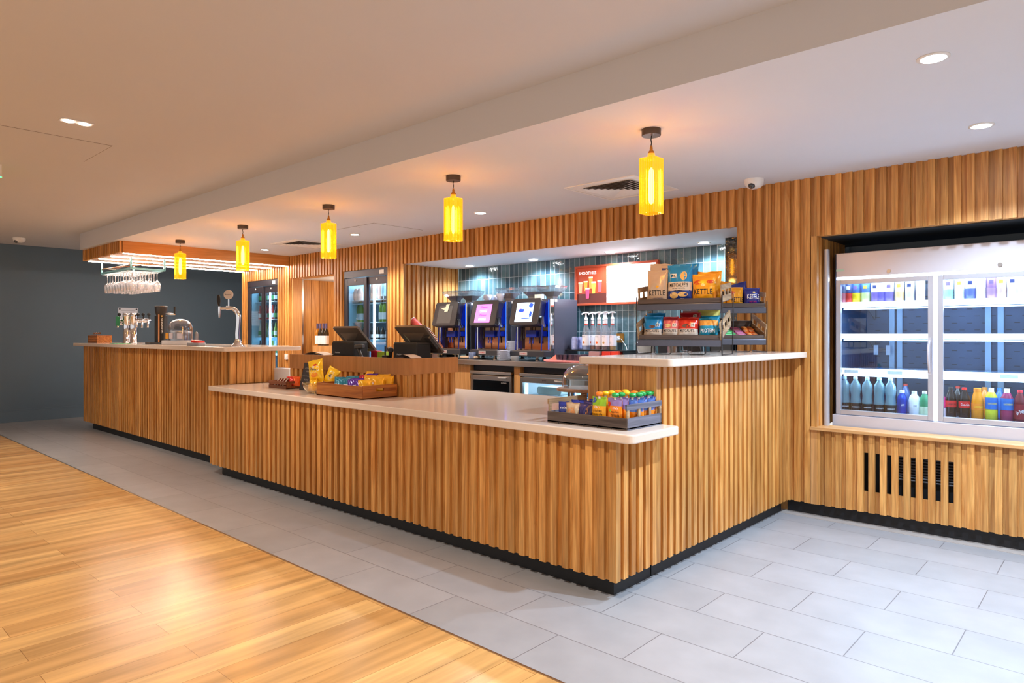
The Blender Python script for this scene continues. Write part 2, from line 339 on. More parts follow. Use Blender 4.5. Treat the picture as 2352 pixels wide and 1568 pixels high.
# canopy over the bar with light strips
m = MB(); m.slats((-8.1,.045),(1,0),(0,-1),1.355,2.175,ZL,start=.02)
struct('wall_canopy', m, OAK)
m = MB(); m.box((-8.1,.075,2.175),(-6.745,WY-.005,ZL)); struct('trim_7', m, wood('canopy_oak', (190,126,62), (208,146,82), axis='Y', island=False, grain=.35))
for i, x in enumerate((-6.80,-7.23,-7.66,-8.07)):
    m = MB(); m.box((x-.014,.1,2.168),(x+.014,WY-.01,2.1755)); o = m.build('light_strip', LED)
    tag(o, ['white LED strip under the timber canopy, nearest the pendants','second LED strip in from the pendant side of the timber canopy','third LED strip across the canopy, second from the dark wall','LED strip on the canopy edge nearest the dark wall'][i], 'light', 'light strips under the canopy')
# ================================================================ CEILING FITTINGS
def downlight(x, y, z, e, col, label, group, name='downlight', ang=130, spotz=.02, r=.045, strength=40, dark=False):
    t = thing(name, label, 'light', (x,y,z), 0, group)
    mb = MB(); mb.lathe([(r,0),(r+.012,0),(r+.012,-.004),(r,-.006)], 20, cap=False); mb.build('trim_ring', WHITE, t)
    mb = MB(); mb.lathe([(r,-.0012),(r,-.004)], 20); mb.build('lens', emis('lens_%s_%d' % ('c' if col == COOL else 'n', strength), (255,255,255) if col == COOL else (255,244,228), strength), t)
    lamp('beam', 'SPOT', (0,0,-spotz), e, col, t, .03, ang, .5)
    return t
lb = ['bright downlight in the lower ceiling at top right, larger of the two glaring ones','smaller glaring downlight by the slatted wall at far right','ceiling downlight just right of the second pendant from the right','ceiling downlight just right of the third pendant','ceiling downlight furthest left, by the far vent','downlight beyond the right edge over the walkway','downlight beyond the right edge by the wall']
for i, (x, y, e, c) in enumerate(DL_LOW):
    downlight(x, y, ZL, e, c, lb[i], 'downlights in the lower ceiling', strength=60 if i < 2 else 40)
lb = ['recess downlight above the right end of the tiled niche','recess downlight above the smoothies board','recess downlight above the right coffee machine','recess downlight above the left end of the niche']
for i, (x, y) in enumerate(DL_NICHE): downlight(x, y, 2.03, 32, COOL, lb[i], 'downlights in the niche', strength=40, ang=150)
t = None
for i, (x, y) in enumerate(DL_UP):
    if i == 0: t0 = None
    t = thing('twin_downlight', 'square twin downlight in the tan upper ceiling' if i == 0 else 'twin downlight in the upper ceiling outside the view', 'light', (x,y,ZU), 0, 'twin downlights in the upper ceiling')
    mb = MB(); mb.box((-.045,-.085,-.004),(.045,.085,0)); mb.build('bezel', PAINTU, t)
    for s in (-1, 1):
        mb = MB(); mb.lathe([(.028,-.004),(.028,-.007)], 16, c=(0,s*.042,0)); mb.build('lens', emis('warm_lens', (255,236,214), 40), t)
    lamp('beam', 'SPOT', (0,0,-.03), 92, (1,.89,.78), t, .05, 125, .8)
# pendants
amber = glassy('amber_ribbed_glass', (255,196,70), .14, .15, glow=.40, gcol=(255,172,20))
pl = ['amber ribbed glass pendant nearest the camera, over the raised counter end','second amber glass pendant from the right, over the wide counter','middle amber glass pendant of the row of five','second amber glass pendant from the left','leftmost amber glass pendant, by the hanging wine glasses']
def pendant():
    t = thing('pendant_lamp', pl[0], 'lamp', (PEND_X[0],PEND_Y,ZL), 0, 'amber pendants over the counter')
    mb = MB(); mb.lathe([(.05,0),(.05,-.032),(.048,-.034)], 28); mb.build('ceiling_rose', M('bronze', (92,76,64), .35, .7), t, bevel=.001)
    mb = MB(); mb.tube([(.0015*math.sin(k*1.3),.0015*math.cos(k*1.3),-.03-.0072*k) for k in range(9)], .0028, 6); mb.build('cord', BLACK, t)
    mb = MB(); mb.lathe([(.005,-.085),(.008,-.098),(.008,-.108),(.017,-.118),(.017,-.127)], 16); mb.build('lamp_holder', M('brass', (176,120,50), .3, .8), t)
    mb = MB()                                   # fluted square tube with a neck
    h = .045; pts = []
    nf = 7
    for side in range(4):
        for k in range(nf):
            for q, dd in ((.08,-.004),(.3,.004),(.5,.005),(.7,.004),(.92,-.004)):
                a = -h + 2*h*(k+q)/nf
                pts.append([(a,-h-dd),(h+dd,a),(-a,h+dd),(-h-dd,-a)][side])
    n = len(pts); vs = [(x*.5,y*.5,-.145) for x,y in pts]+[(x,y,-.153) for x,y in pts]+[(x,y,-.44) for x,y in pts]
    mb.add(vs, [(k,(k+1)%n,n+(k+1)%n,n+k) for k in range(n)]+[(n+k,n+(k+1)%n,2*n+(k+1)%n,2*n+k) for k in range(n)])
    mb.lathe([(.018,-.125),(.022,-.147)], 16, cap=False); mb.build('shade', amber, t)
    mb = MB(); mb.lathe([(.004,-.20),(.012,-.215),(.016,-.28),(.016,-.36),(.01,-.385),(.002,-.39)], 14, cap=False); mb.build('bulb', emis('filament_bulb', (255,214,130), 30), t)
    lamp('glow', 'POINT', (0,0,-.455), 1.8, AMBER, t, .03)
    lamp('glow', 'POINT', (0,0,-.10), .12, AMBER, t, .02)
    return t
p0 = pendant()
for i in range(1,5): dup(p0, loc=(PEND_X[i],PEND_Y+.008*i,ZL), label=pl[i])
# vents, hatches, cameras
def vent(x0, y0, label):
    t = thing('ceiling_vent', label, 'vent', (x0+.3,y0+.3,ZL), 0, 'square ceiling vents')
    mb = MB(); 
    for a, b in ((.30,.286),): 
        mb.box((-a,-a,-.006),(a,-b+.0,-.0)); mb.box((-a,b,-.006),(a,a,0)); mb.box((-a,-b,-.006),(-b,b,0)); mb.box((b,-b,-.006),(a,b,0))
    mb.box((-.286,-.286,-.002),(.286,.286,-.0005)); mb.build('frame', WHITE, t)
    mb = MB(); mb.box((-.2,-.2,-.0035),(.2,.2,-.0025)); mb.build('grille_back', M('grille_grey', (90,84,82), .8), t)
    mb = MB()
    for k in range(6):
        a = .21-.034*k; b = a-.024
        vs = [(-a,-a,-.012),(a,-a,-.012),(a,a,-.012),(-a,a,-.012),(-b,-b,-.005),(b,-b,-.005),(b,b,-.005),(-b,b,-.005)]
        mb.add(vs, [(0,1,5,4),(1,2,6,5),(2,3,7,6),(3,0,4,7)])
    mb.build('louvre', WHITE, t); return t
vent(-1.30,1.27,'square four-way ceiling vent beside the nearest pendant'); vent(-5.75,1.34,'square four-way ceiling vent beside the middle pendant')
def hatch(x0, y0, x1, y1, z, label, m1):
    t = thing('access_hatch', label, 'hatch', ((x0+x1)/2,(y0+y1)/2,z), 0, 'flush ceiling hatches'); a = (x1-x0)/2; b = (y1-y0)/2
    mb = MB(); mb.box((-a,-b,-.001),(a,b,0)); mb.build('shadow_gap', M('gap_brown', (96,76,62), .8), t)
    mb = MB(); mb.box((-a+.004,-b+.004,-.002),(a-.004,b-.004,-.001)); mb.build('panel', m1, t)
    mb = MB(); mb.lathe([(.006,-.002),(.006,-.004)], 12, c=(0,-b+.05,0)); mb.build('lock', BLACK, t)
hatch(-3.93,-1.70,-3.31,-1.08,ZU,'flush access hatch in the tan upper ceiling beside the twin downlight',PAINTU)
hatch(-4.23,1.27,-3.61,1.88,ZL,'flush access hatch in the lower ceiling by the third pendant',PAINTC)
def domecam(loc, r, label, rz):
    t = thing('security_camera', label, 'camera', loc, rz, 'dome cameras on the ceiling')
    mb = MB(); mb.lathe([(r,0),(r,-.018),(r*.92,-.038),(r*.7,-.055),(r*.3,-.064)], 24); mb.build('housing', WHITE, t)
    mb = MB(); mb.lathe([(r*.38,0),(r*.36,-.016),(r*.2,-.03),(.002,-.034)], 16, cap=False, mtx=Matrix.Translation((-.012,-r*.5,-.040)) @ Matrix.Rotation(-.6,4,'X')); mb.build('lens_dome', M('smoked_lens', (40,40,46), .08, coat=1), t)
domecam((-.165,1.95,ZL), .065, 'white dome camera on the lower ceiling at the slatted wall', .3); domecam((-9.05,-.43,ZU), .07, 'white dome camera on the upper ceiling at far left', .8)
q = atz(0, 404, 2.42); t = thing('exit_light', 'green lit exit light fitting at the left edge of the ceiling', 'light', (q.x-.16,q.y-.13,2.42), YAW)
mb = MB(); mb.box((-.2,-.012,0),(.2,.012,.09)); mb.build('housing', WHITE, t)
mb = MB(); mb.box((-.2,-.014,-.006),(.2,.014,0)); mb.build('light_panel', emis('green_light', (60,220,110), 3), t)
# ================================================================ COUNTERS
LT, LU = .787, .745       # wide counter: top and underside
HT, HU = 1.12, 1.080      # raised counters
# wide low counter
t = thing('counter', 'long low serving counter clad in oak battens, nearest the camera', 'counter', (0,0,0))
mb = MB(); mb.slats((-4.29,0),(1,0),(0,-1),4.29,.09,LU,pitch=.0715,bw=.038,d=.017,start=(.0715-.038)+.0715-(4.29 % .0715))
mb.slats((0,0),(0,1),(1,0),.361,.09,LU,pitch=.065,bw=.038,d=.018); mb.box((-.037,-.0002,.09),(.0002,.03,LU)); mb.build('batten_cladding', OAK, t)
mb = MB(); mb.box((-4.28,.03,.09),(-.43,1.18,LU)); mb.box((-.43,.03,.09),(-.031,.36,LU)); mb.build('carcass', BLACK, t)
mb = MB(); mb.box((-4.2,.07,0),(-.45,1.1,.09)); mb.box((-.45,.07,0),(-.06,.40,.09)); mb.build('plinth', BLACK, t)
m = MB()
r = .035; c = (.108,-.035)
arc = lambda cx, cy, r, a0, a1, n=6: [(cx+r*math.cos(a0+(a1-a0)*k/n), cy+r*math.sin(a0+(a1-a0)*k/n)) for k in range(n+1)]
poly = [(-4.245,-.035)]+arc(c[0]-r,c[1]+r,r,-PI/2,0)+arc(.108-.02,.40-.02,.02,0,PI/2)+[(.003,.40),(.003,.359),(-.425,.359),(-.425,1.24),(-4.245,1.24)]
m.prism(poly, LU, LT); o = m.build('countertop', STONE, bevel=.006); tag(o, 'long pale stone worktop on the low counter, with a rounded near corner', 'worktop')
# raised counter, right
t = thing('counter', 'raised oak-battened counter end running back to the slatted wall', 'counter', (0,.361,0))
mb = MB(); mb.slats((0,.400),(0,1),(1,0),WY-.400-.002,.09,HU,pitch=.065,bw=.038,d=.018,start=.038)
mb.slats((-.42,.361),(1,0),(0,-1),.382,.79,HU,pitch=.0715,bw=.064,d=.008); mb.box((-.038,.3605,.79),(.0,.400,HU)); mb.box((-.038,.362,.09),(.0,.400,.745))
for v in range(len(mb.v)): mb.v[v] = (mb.v[v][0], mb.v[v][1]-.361, mb.v[v][2])
mb.build('batten_cladding', OAK, t)
mb = MB(); mb.box((-.415,.042,.09),(-.031,1.79,HU)); mb.build('carcass', OAKH, t)
mb = MB(); mb.box((-.40,.05,0),(-.06,1.8,.09)); mb.build('plinth', BLACK, t)
m = MB(); r = .03
poly = [(-.47,WY-.003)]+arc(-.47+r,.325+r,r,PI,1.5*PI)+arc(.108-r,.325+r,r,-PI/2,0)+arc(.122-.012,WY-.003-.012,.012,0,PI/2)
m.prism(poly, HU, HT); o = m.build('countertop', STONE, bevel=.006); tag(o, 'short pale stone top on the raised counter under the snack racks', 'worktop')
# raised counter, left (bar)
t = thing('counter', 'tall oak-battened bar counter at the far left', 'counter', (-6.4,.17,0))
mb = MB(); mb.slats((-8.53,.17),(1,0),(0,-1),4.23,.09,HU+.005,pitch=.067,bw=.038,d=.017)
mb.slats((-4.30,.17),(0,1),(1,0),.46,LT+.002,HU+.005,pitch=.085,bw=.072,d=.012)
for v in range(len(mb.v)): mb.v[v] = (mb.v[v][0]+6.4, mb.v[v][1]-.17, mb.v[v][2])
mb.build('batten_cladding', OAK, t)
mb = MB(); mb.box((-2.12,.03,.09),(2.065,.45,HU+.005)); mb.build('carcass', OAKH, t)
mb = MB(); mb.box((-1.95,.06,0),(2.06,.44,.09)); mb.build('plinth', BLACK, t)
m = MB(); r = .03
poly = [(-8.72,.95)]+[(-8.72,.10)]+arc(-4.21-r,.10+r,r,-PI/2,0)+arc(-4.21-r,.86-r,r,0,PI/2)+[(-4.6,.86),(-4.6,.95)]
m.prism([(x,y) for x,y in poly], HU+.005, HT+.005); o = m.build('countertop', STONE, bevel=.006); tag(o, 'pale stone top of the far left bar counter carrying the beer taps', 'worktop')
BT = HT+.005
# till unit standing on the low counter
t = thing('till_unit', 'oak box housing two tills, standing on the low counter', 'till unit', (-2.046,.44,LT))
mb = MB(); mb.box((-1.655,0,.165),(0,.018,.28)); mb.box((-.018,.018,.165),(0,.475,.28)); mb.box((-1.655,.018,.165),(-1.637,.475,.28))
mb.box((-1.655,-.001,.158),(.001,.018,.165)); mb.build('fascia', wood('oak_veneer', (168,112,60), (188,130,76), axis='Z', island=False, grain=.3, scale=.6), t)
mb = MB(); mb.slats((-1.65,.004),(1,0),(0,-1),1.65,0,.165,pitch=.075,bw=.040,d=.02); mb.slats((-.004,0),(0,1),(1,0),.47,0,.165,pitch=.067,bw=.036,d=.02); mb.build('batten_cladding', OAK, t)
mb = MB(); mb.box((-1.62,.035,0),(-.035,.47,.235)); mb.build('shelf_top', DARKG, t)
ST = LT+.235
# ================================================================ TILLS
def till(x, label, logo=True):
    t = thing('till', label, 'till', (x,.73,ST), .0, 'tills on the oak unit')
    # screen seen from the back, leaning away
    R = Matrix.Rotation(.80,4,'X')
    Tm = Matrix.Translation((0,.02,.178)) @ Matrix.Rotation(math.radians(4),4,'Z') @ R
    mb = MB(); mb.rbox((-.165,-.010,-.145),(.165,.012,.145), .012, 3, 0, Tm, axis=1); mb.build('screen', SCRN, t, bevel=.003)
    mb = MB(); mb.add([(-.12,-.0102,-.11),(.12,-.0102,-.11),(.12,-.0102,.08),(-.12,-.0102,.08),(-.06,-.034,-.07),(.06,-.034,-.07),(.06,-.034,.03),(-.06,-.034,.03)],
        [(0,1,5,4),(1,2,6,5),(2,3,7,6),(3,0,4,7),(4,5,6,7)],0,False,Tm); mb.build('back_housing', SCRN, t, bevel=.004)
    mb = MB(); mb.tube([(0,.05,.01),(0,.04,.06),(0,.0,.15)], .022, 10); mb.lathe([(.07,0),(.07,.012),(.03,.02)], 20, c=(0,.05,0)); mb.build('stand', SCRN, t)
    return t
a = till(aty(815,780,.75).x, 'left-hand touchscreen till with its plain back towards the counter')
b = till(aty(963,780,.75).x, 'right-hand touchscreen till with a card reader on its side')
mb = MB(); mb.rbox((.118,-.040,-.07),(.175,-.0102,.06), .01, 3, 0, Matrix.Translation((0,.02,.178)) @ Matrix.Rotation(math.radians(4),4,'Z') @ Matrix.Rotation(.80,4,'X'), axis=1); mb.build('card_reader', DARKG, b, bevel=.003)
def printer(pxl, pxr, pyt, y, label):
    p = aty(pxl, 800, y); q = aty(pxr, 800, y); top = aty(pxl, pyt, y).z
    w_ = (q.x-p.x); t = thing('receipt_printer', label, 'printer', ((p.x+q.x)/2, y, ST), 0, 'receipt printers')
    h = top-ST
    mb = MB(); mb.rbox((-w_/2,0,0),(w_/2,.14,h-.012), .008, 3, 0, None, axis=2); mb.build('body', BLACK, t, bevel=.003)
    mb = MB(); mb.rbox((-w_/2+.006,.004,h-.012),(w_/2-.004,.136,h), .006, 3, 0, None, axis=2); mb.build('lid', DARKG, t, bevel=.002)
    text('Posiflex', M('white_print', (225,225,225), .5), t, w=w_*.22, h=.011, at=(-w_*.22,-.0006,h*.42), off=.01)
    return t
printer(762, 812, 783, .56, 'black receipt printer beside the left-hand till'); printer(903, 957, 786, .60, 'black receipt printer in front of the right-hand till')
def scanner(px, py, y, label, rz):
    p = aty(px, py, y); t = thing('barcode_scanner', label, 'scanner', (p.x, y, p.z), rz, 'handheld scanners')
    mb = MB(); mb.rbox((-.035,-.02,-.018),(.05,.02,.018), .012, 3, 0, Matrix.Rotation(-.1,4,'Y'), axis=0); mb.build('head', DARKG, t, bevel=.006)
    mb = MB(); mb.tube([(-.01,0,-.01),(.02,0,-.06),(.045,0,-.105)], .014, 8, rs=[.016,.013,.012]); mb.build('handle', DARKG, t)
    mb = MB(); mb.tube([(.045,0,-.105),(.05,.0,p.z*0-.135+.0)], .006, 6); mb.lathe([(.03,0),(.03,.01),(.01,.016)],14,c=(.05,0,ST-p.z)); mb.tube([(.05,0,ST-p.z+.01),(.05,0,-.13)],.006,6); mb.build('stand', BLACK, t)
    return t
scanner(824, 796, .55, 'dark barcode scanner on a stand beside the left-hand till', .2); scanner(897, 803, .62, 'black barcode scanner between the tills, left of the right-hand till', 2.6)
def slips(x0, x1, y, label):
    t = thing('receipt_pile', label, 'paper', ((x0+x1)/2,y,.2+LT+.0), 0); L_ = (x1-x0)/2; z = ST-(LT+.2)
    mb = MB(); mb.box((-L_*.9,-.03,z),(0,.05,z+.055)); mb.build('pad', M('brown_card', (70,52,48), .6), t, bevel=.004)
    mb = MB(); vs = []; n = 8
    for i in range(n+1):
        u = -L_+2*L_*i/n; vs += [(u,-.035,z+.045+.024*math.sin(PI*i/n)),(u,.06,z+.048+.022*math.sin(PI*i/n))]
    mb.add(vs, [(2*i,2*i+2,2*i+3,2*i+1) for i in range(n)]+[(0,1,2*n+1,2*n)]); mb.build('paper_slip', M('paper', (226,212,204), .7), t)
slips(aty(705,812,.50).x, aty(752,812,.50).x, .50, 'curled paper slips on a brown pad beside the left receipt printer')
slips(aty(914,820,.53).x, aty(954,820,.53).x, .53, 'curled white paper slip in front of the right receipt printer')
p = aty(892, 800, .62); t = thing('radio_handset', 'black handset with an aerial standing between the two tills', 'handset', (aty(888,815,.60).x,.60,ST))
mb = MB(); mb.rbox((-.04,-.02,0),(.025,.02,.055), .01, 3, 0, None, axis=2); mb.build('cradle', BLACK, t, bevel=.004)
mb = MB(); mb.tube([(-.018,0,.05),(-.018,0,.125)], .006, 8); mb.build('aerial', BLACK, t)
for k, (px0, px1, pyt, y, c, lb) in enumerate([(813,820,805,.8,(222,210,214),'pale pink carton behind the left-hand till stand'),(820,829,805,.8,(236,196,40),'yellow carton behind the left-hand till stand'),(852,866,805,.8,(196,40,70),'red and blue carton between the two tills'),(867,884,807,.8,(170,206,70),'lime green carton between the two tills'),(969,980,812,.8,(206,54,40),'small red carton behind the right-hand till'),(980,993,812,.8,(206,168,150),'pale brown carton behind the right-hand till')]):
    q0 = aty(px0,pyt,y); q1 = aty(px1,pyt,y); mb = MB(); mb.box((0,0,ST),(q1.x-q0.x,.05,q0.z)); o = mb.build('carton', M('carton_%d'%k, c, .5), loc=(q0.x,y,0)); tag(o, lb, 'box', 'small cartons by the tills')
# ================================================================ BACK COUNTER IN THE NICHE
BC = .98; BY = 2.19
m = MB(); m.box((NI[0]+.01,BY,BC-.048),(-.43,2.995,BC-.0)); o = m.build('steel_worktop', STEEL, bevel=.003); tag(o, 'stainless steel worktop running along the tiled niche', 'worktop')
t = thing('base_cabinet', 'oak carcass under the steel worktop framing the fridges', 'cabinet', (-2.4,2.3,0))
for x0, x1 in ((-4.25,-3.27),(-2.66,-2.58),(-.90,-.44)): mb = MB(); mb.box((x0+2.4,-.07,.05),(x1+2.4,.6,BC-.05)); mb.build('panel', OAKH, t)
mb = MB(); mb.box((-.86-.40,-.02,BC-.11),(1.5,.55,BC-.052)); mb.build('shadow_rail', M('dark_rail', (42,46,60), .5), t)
mb = MB(); mb.box((-1.85,.0,0),(1.96,.5,.05)); mb.build('plinth', BLACK, t)
def ucfridge(x0, x1, doors, lit, label, group):
    t = thing('undercounter_fridge', label, 'fridge', (x0,2.215,.06), 0, group); W_ = x1-x0; H = BC-.12-.06
    mb = MB(); mb.box((0,.03,0),(.02,.5,H)); mb.box((W_-.02,.03,0),(W_,.5,H)); mb.box((0,.03,0),(W_,.5,.02)); mb.box((0,.03,H-.03),(W_,.5,H)); mb.box((0,.49,0),(W_,.5,H)); mb.build('body', M('fridge_inner_%d'%lit, (238,242,246) if lit else (58,56,58), .4), t)
    mb = MB(); mb.box((0,-.01,H-.02),(W_,.03,H+.01)); mb.build('top_trim', STEEL, t, bevel=.003)
    dw = W_/doors
    for d in range(doors):
        a, b = d*dw+.004, (d+1)*dw-.004; g = .045
        mb = MB(); mb.box((a,0,.0),(a+g*.6,.028,H-.03)); mb.box((b-g*.6,0,0),(b,.028,H-.03)); mb.box((a+g*.6,0,0),(b-g*.6,.028,g)); mb.box((a+g*.6,0,H-.03-g*1.1),(b-g*.6,.028,H-.03)); do = mb.build('door', STEEL, t, bevel=.003)
        mb = MB(); mb.box((a+g*.6,.008,g),(b-g*.6,.014,H-.03-g*1.1)); mb.build('door_glass', GLASS2 if lit else glassy('dark_glass', (90,92,96), .16), do)
        mb = MB(); mb.tube([(b-.17,-.004,H-.05),(b-.10,-.018,H-.05),(b-.05,-.018,H-.05)], .008, 8); mb.build('handle', STEEL, do)
    if lit:
        for xx in (.03, W_/2):
            mb = MB(); mb.box((xx,.05,.05),(xx+.018,.065,H-.09)); mb.build('light_tube', emis('fridge_tube', (220,238,255), 2.5), t)
        lamp('inner_light', 'AREA', (W_/2,.25,H-.04), 2.0, (.82,.92,1), t, rot=(0,0,0), sx=W_*.8, sy=.3)
    mb = MB()
    for z in (.30,.60): mb.box((.02,.06,z),(W_-.02,.48,z+.008))
    mb.build('shelf', M('wire_shelf', (200,214,224), .4), t)
    if not lit: text('BLIZZARD', M('white_print'), t, w=.07, h=.012, at=(W_-.11,-.0006+.008,H-.10), off=.01)
    else: text('polar', M('dark_print', (40,40,60), .5), t, w=.05, h=.014, at=(W_*.25,-.0006,H-.052), off=.01)
    return t
ucfridge(-3.25,-2.68,1,0,'dark glass-door fridge under the left of the steel worktop','fridges under the worktop')
ucfridge(-2.57,-1.36,2,1,'brightly lit two-door fridge under the steel worktop','fridges under the worktop')
for k, (dx, z, w_, h_, c, lb) in enumerate([(.12,.608,.30,.075,(232,238,228),'white bagged food on the shelf of the lit fridge'),(.70,.608,.10,.10,(30,140,190),'blue tub in the lit fridge behind the cake dome'),(.85,.608,.2,.12,(40,150,190),'blue container at the right of the lit fridge'),(.16,.308,.22,.09,(210,225,200),'pale green tub on the bottom shelf of the lit fridge')]):
    mb = MB(); mb.rbox((0,0,0),(w_,.2,h_), .03, 4, 0, None, axis=1); o = mb.build('food_tub', M('tub_%d'%k, c, .5), loc=(-2.57+dx,2.32,.06+z), bevel=.006); tag(o, lb, 'food container')
# ================================================================ COFFEE MACHINES
BLUE = emis('blue_led_panel', (20,80,235), .9); BLUEP = M('blue_lit_plastic', (16,34,120), .25)
def machine(xr, label, kind):
    t = thing('coffee_machine', label, 'coffee machine', (xr-.22,2.33,BC), 0, 'coffee machines')
    w2 = .22
    mb = MB(); mb.rbox((-w2,.13,.045),(w2,.50,.605), .008, 3, 0, None, axis=2); mb.build('body', M('machine_grey', (84,84,96), .3, .3), t, bevel=.004)
    mb = MB(); mb.box((-w2+.03,.122,.11),(w2-.03,.129,.33)); mb.build('mirror_panel', M('copper_mirror', (200,150,120), .1, 1), t)
    for s in (-1,1):
        mb = MB(); mb.rbox((s*(w2-.018),.07,.10),(s*w2,.13,.60), .006, 3, 0, None, axis=2); c = mb.build('side_column', CHROME, t)
        mb = MB(); mb.box((s*(w2-.034),.078,.115),(s*(w2-.0185),.128,.59)); mb.build('light_panel', BLUE if s > 0 else BLUEP, c)
        mb = MB(); mb.tube([(s*(w2-.055),.0,.10),(s*(w2-.055),.015,.37)], .006, 8); mb.build('front_post', BLUEP, t)
    # head with touchscreen, tilted
    Tm = Matrix.Translation((-.03,.012,.475)) @ Matrix.Rotation(-.26,4,'X')
    mb = MB(); mb.rbox((-.185,-.028,-.135),(.185,.05,.135), .03, 5, 0, Tm, axis=1); hd = mb.build('screen_housing', M('head_grey', (50,46,48), .28), t, bevel=.006)
    mb = MB(); mb.rbox((-.185,.05,-.10),(.185,.13,.13), .02, 4, 0, Tm, axis=1); mb.build('head_back', BLUEP, t, bevel=.004)
    scr = {'pink': emis('pink_screen', (224,112,216), 1.0), 'art': emis('light_blue_screen', (176,206,240), 1.0), 'off': M('grey_screen', (84,80,78), .3)}[kind]
    mb = MB(); mb.box((-.115,-.0295,-.105),(.105,-.0285,.09),0,Tm); mb.build('display', scr, hd)
    def wp(q): return Tm @ q
    WP = emis('screen_white', (250,240,250), 1); DP = emis('screen_purple', (70,20,90), .6)
    if kind == 'pink':
        for k, (s_, c_, hh) in enumerate([('Please', DP, .022), ('CHANGE', WP, .028), ('Please', DP, .022), ('CHANGE', WP, .028)]):
            text(s_, c_, hd, w=.105 if c_ is WP else .10, h=hh, at=(-.005,-.030,.060-.043*k), warp=wp, off=.012, shear=.3 if c_ is DP else 0)
    if kind == 'art':
        PK = emis('screen_pink', (232,140,214), 1); BL = emis('screen_blue', (22,60,170), .8)
        for k, (cx, cz, rx, rz_, c_) in enumerate([(-.075,.05,.028,.036,PK),(.0,-.02,.03,.032,PK),(-.085,-.055,.028,.02,PK),(-.045,.01,.04,.018,BL),(.07,.06,.028,.022,BL),(.078,-.03,.016,.03,BL),(.02,-.072,.06,.004,BL)]):
            mb = MB(); n = 14; vs = [(cx+rx*math.cos(2*PI*i/n)*(1+.18*math.sin(3*i+k)), -.0302-.0001*k, cz+rz_*math.sin(2*PI*i/n)*(1+.15*math.cos(2*i+k))) for i in range(n)]
            mb.add(vs, [tuple(range(n))], 0, False, Tm); mb.build('screen_shape', c_, hd)
        text('MILK TREATS FOR EVERYONE', emis('screen_text', (60,70,90), .3), hd, w=.16, h=.007, at=(-.005,-.0302,-.094), warp=wp)
    if kind == 'off':
        mb = MB(); mb.add([(-.02,-.031,.02),(.04,-.034,.025),(.05,-.033,.11),(-.005,-.031,.108)], [(0,1,2,3)],0,False,Tm); mb.add([(-.06,-.05,.055),(-.01,-.032,.04),(.0,-.031,.075)], [(0,1,2)],0,False,Tm)
        o = mb.build('paper_note', M('note_paper', (226,226,196), .7), t); o['label'] = 'crumpled pale note stuck over the screen'
    # outlet, spouts, tray
    mb = MB(); mb.tube([(.15,.06,.34),(.16,.02,.37),(.17,.0,.43)], .022, 10); mb.build('milk_arm', M('arm_steel', (120,130,150), .2, .9), t)
    mb = MB(); mb.box((-.05,.02,.23),(.08,.11,.30)); mb.tube([(-.02,.05,.23),(-.02,.045,.17)], .009, 8); mb.tube([(.02,.05,.23),(.02,.045,.17)], .009, 8); mb.box((.09,.05,.24),(.15,.11,.29)); mb.build('outlet', BLUEP, t, bevel=.004)
    mb = MB(); mb.tube([(-.12,.04,.36),(-.12,.035,.20)], .006, 8); mb.tube([(-.085,.04,.36),(-.085,.035,.22)], .006, 8); mb.build('steam_wand', BLACK, t)
    mb = MB(); mb.rbox((-w2,-.03,.045),(w2,.13,.098), .012, 3, 0, None, axis=2); mb.build('drip_tray', M('tray_grey', (66,66,72), .3, .4), t, bevel=.004)
    mb = MB(); mb.box((-w2+.015,-.02,.099),(w2-.015,.12,.104)); mb.build('tray_grid', STEEL, t)
    mb = MB(); mb.rbox((-.085,-.034,.058),(.015,-.031,.09), .006, 3, 0, None, axis=1); bd = mb.build('badge', M('badge', (206,196,196), .3, .5), t)
    text('CARIMALI', M('red_print', (206,40,36), .4), t, w=.075, h=.011, at=(-.035,-.0345,.074), off=.01)
    for x_ in (-.16,.1):
        for y_ in (.02,.44):
            mb = MB(); mb.lathe([(.024,0),(.024,.01),(.016,.014),(.016,.046)], 12, c=(x_,y_,0)); mb.build('foot', STEEL, t)
    hs = [(-.10,.20),(.07,.28)] if kind != 'pink' else [(.10,.24)]
    for k, (hx, hy) in enumerate(hs):
        a, h0, h1 = (.115,.62,.73)
        def fr(r0, z, yo=1): return [(hx-r0,hy-r0*.8,z),(hx+r0,hy-r0*.8,z),(hx+r0,hy+r0*.8,z),(hx-r0,hy+r0*.8,z)]
        vs = fr(.04,.605)+fr(.045,.635)+fr(a,.715)+fr(a,.735); fs = []
        for lv in range(3): fs += [(lv*4+i,lv*4+(i+1)%4,lv*4+4+(i+1)%4,lv*4+4+i) for i in range(4)]
        mb = MB(); mb.add(vs, fs+[(12,13,14,15)]); hp = mb.build('bean_hopper', glassy('hopper_plastic', (232,238,242), .12, milk=.12), t)
        mb = MB(); vs = fr(.038,.608)+fr(.043,.636)+fr(a*.72,.685); fs = []
        for lv in range(2): fs += [(lv*4+i,lv*4+(i+1)%4,lv*4+4+(i+1)%4,lv*4+4+i) for i in range(4)]
        mb.add(vs, fs+[(8,9,10,11)]); mb.build('coffee_beans', M('beans_%d'%(kind=='pink'), (150,100,66) if kind=='pink' else (60,40,30), .5, var=.7, nscale=160, bump=1), hp)
        mb = MB(); mb.box((hx-a-.006,hy-a*.82,.733),(hx+a+.006,hy+a*.82,.741)); mb.build('hopper_lid', glassy('lid_plastic', (226,230,236), .2), hp)
    mb = MB(); mb.box((w2-.001,.135,.575),(w2+.0008,.175,.598)); mb.build('label_sticker', WHITE, t)
    return t
machine(-3.50,'left coffee machine with a note stuck on its dark screen','off')
machine(-2.91,'middle coffee machine showing pink Please Change text','pink')
machine(-2.345,'right coffee machine with a pink and blue picture on its screen','art')
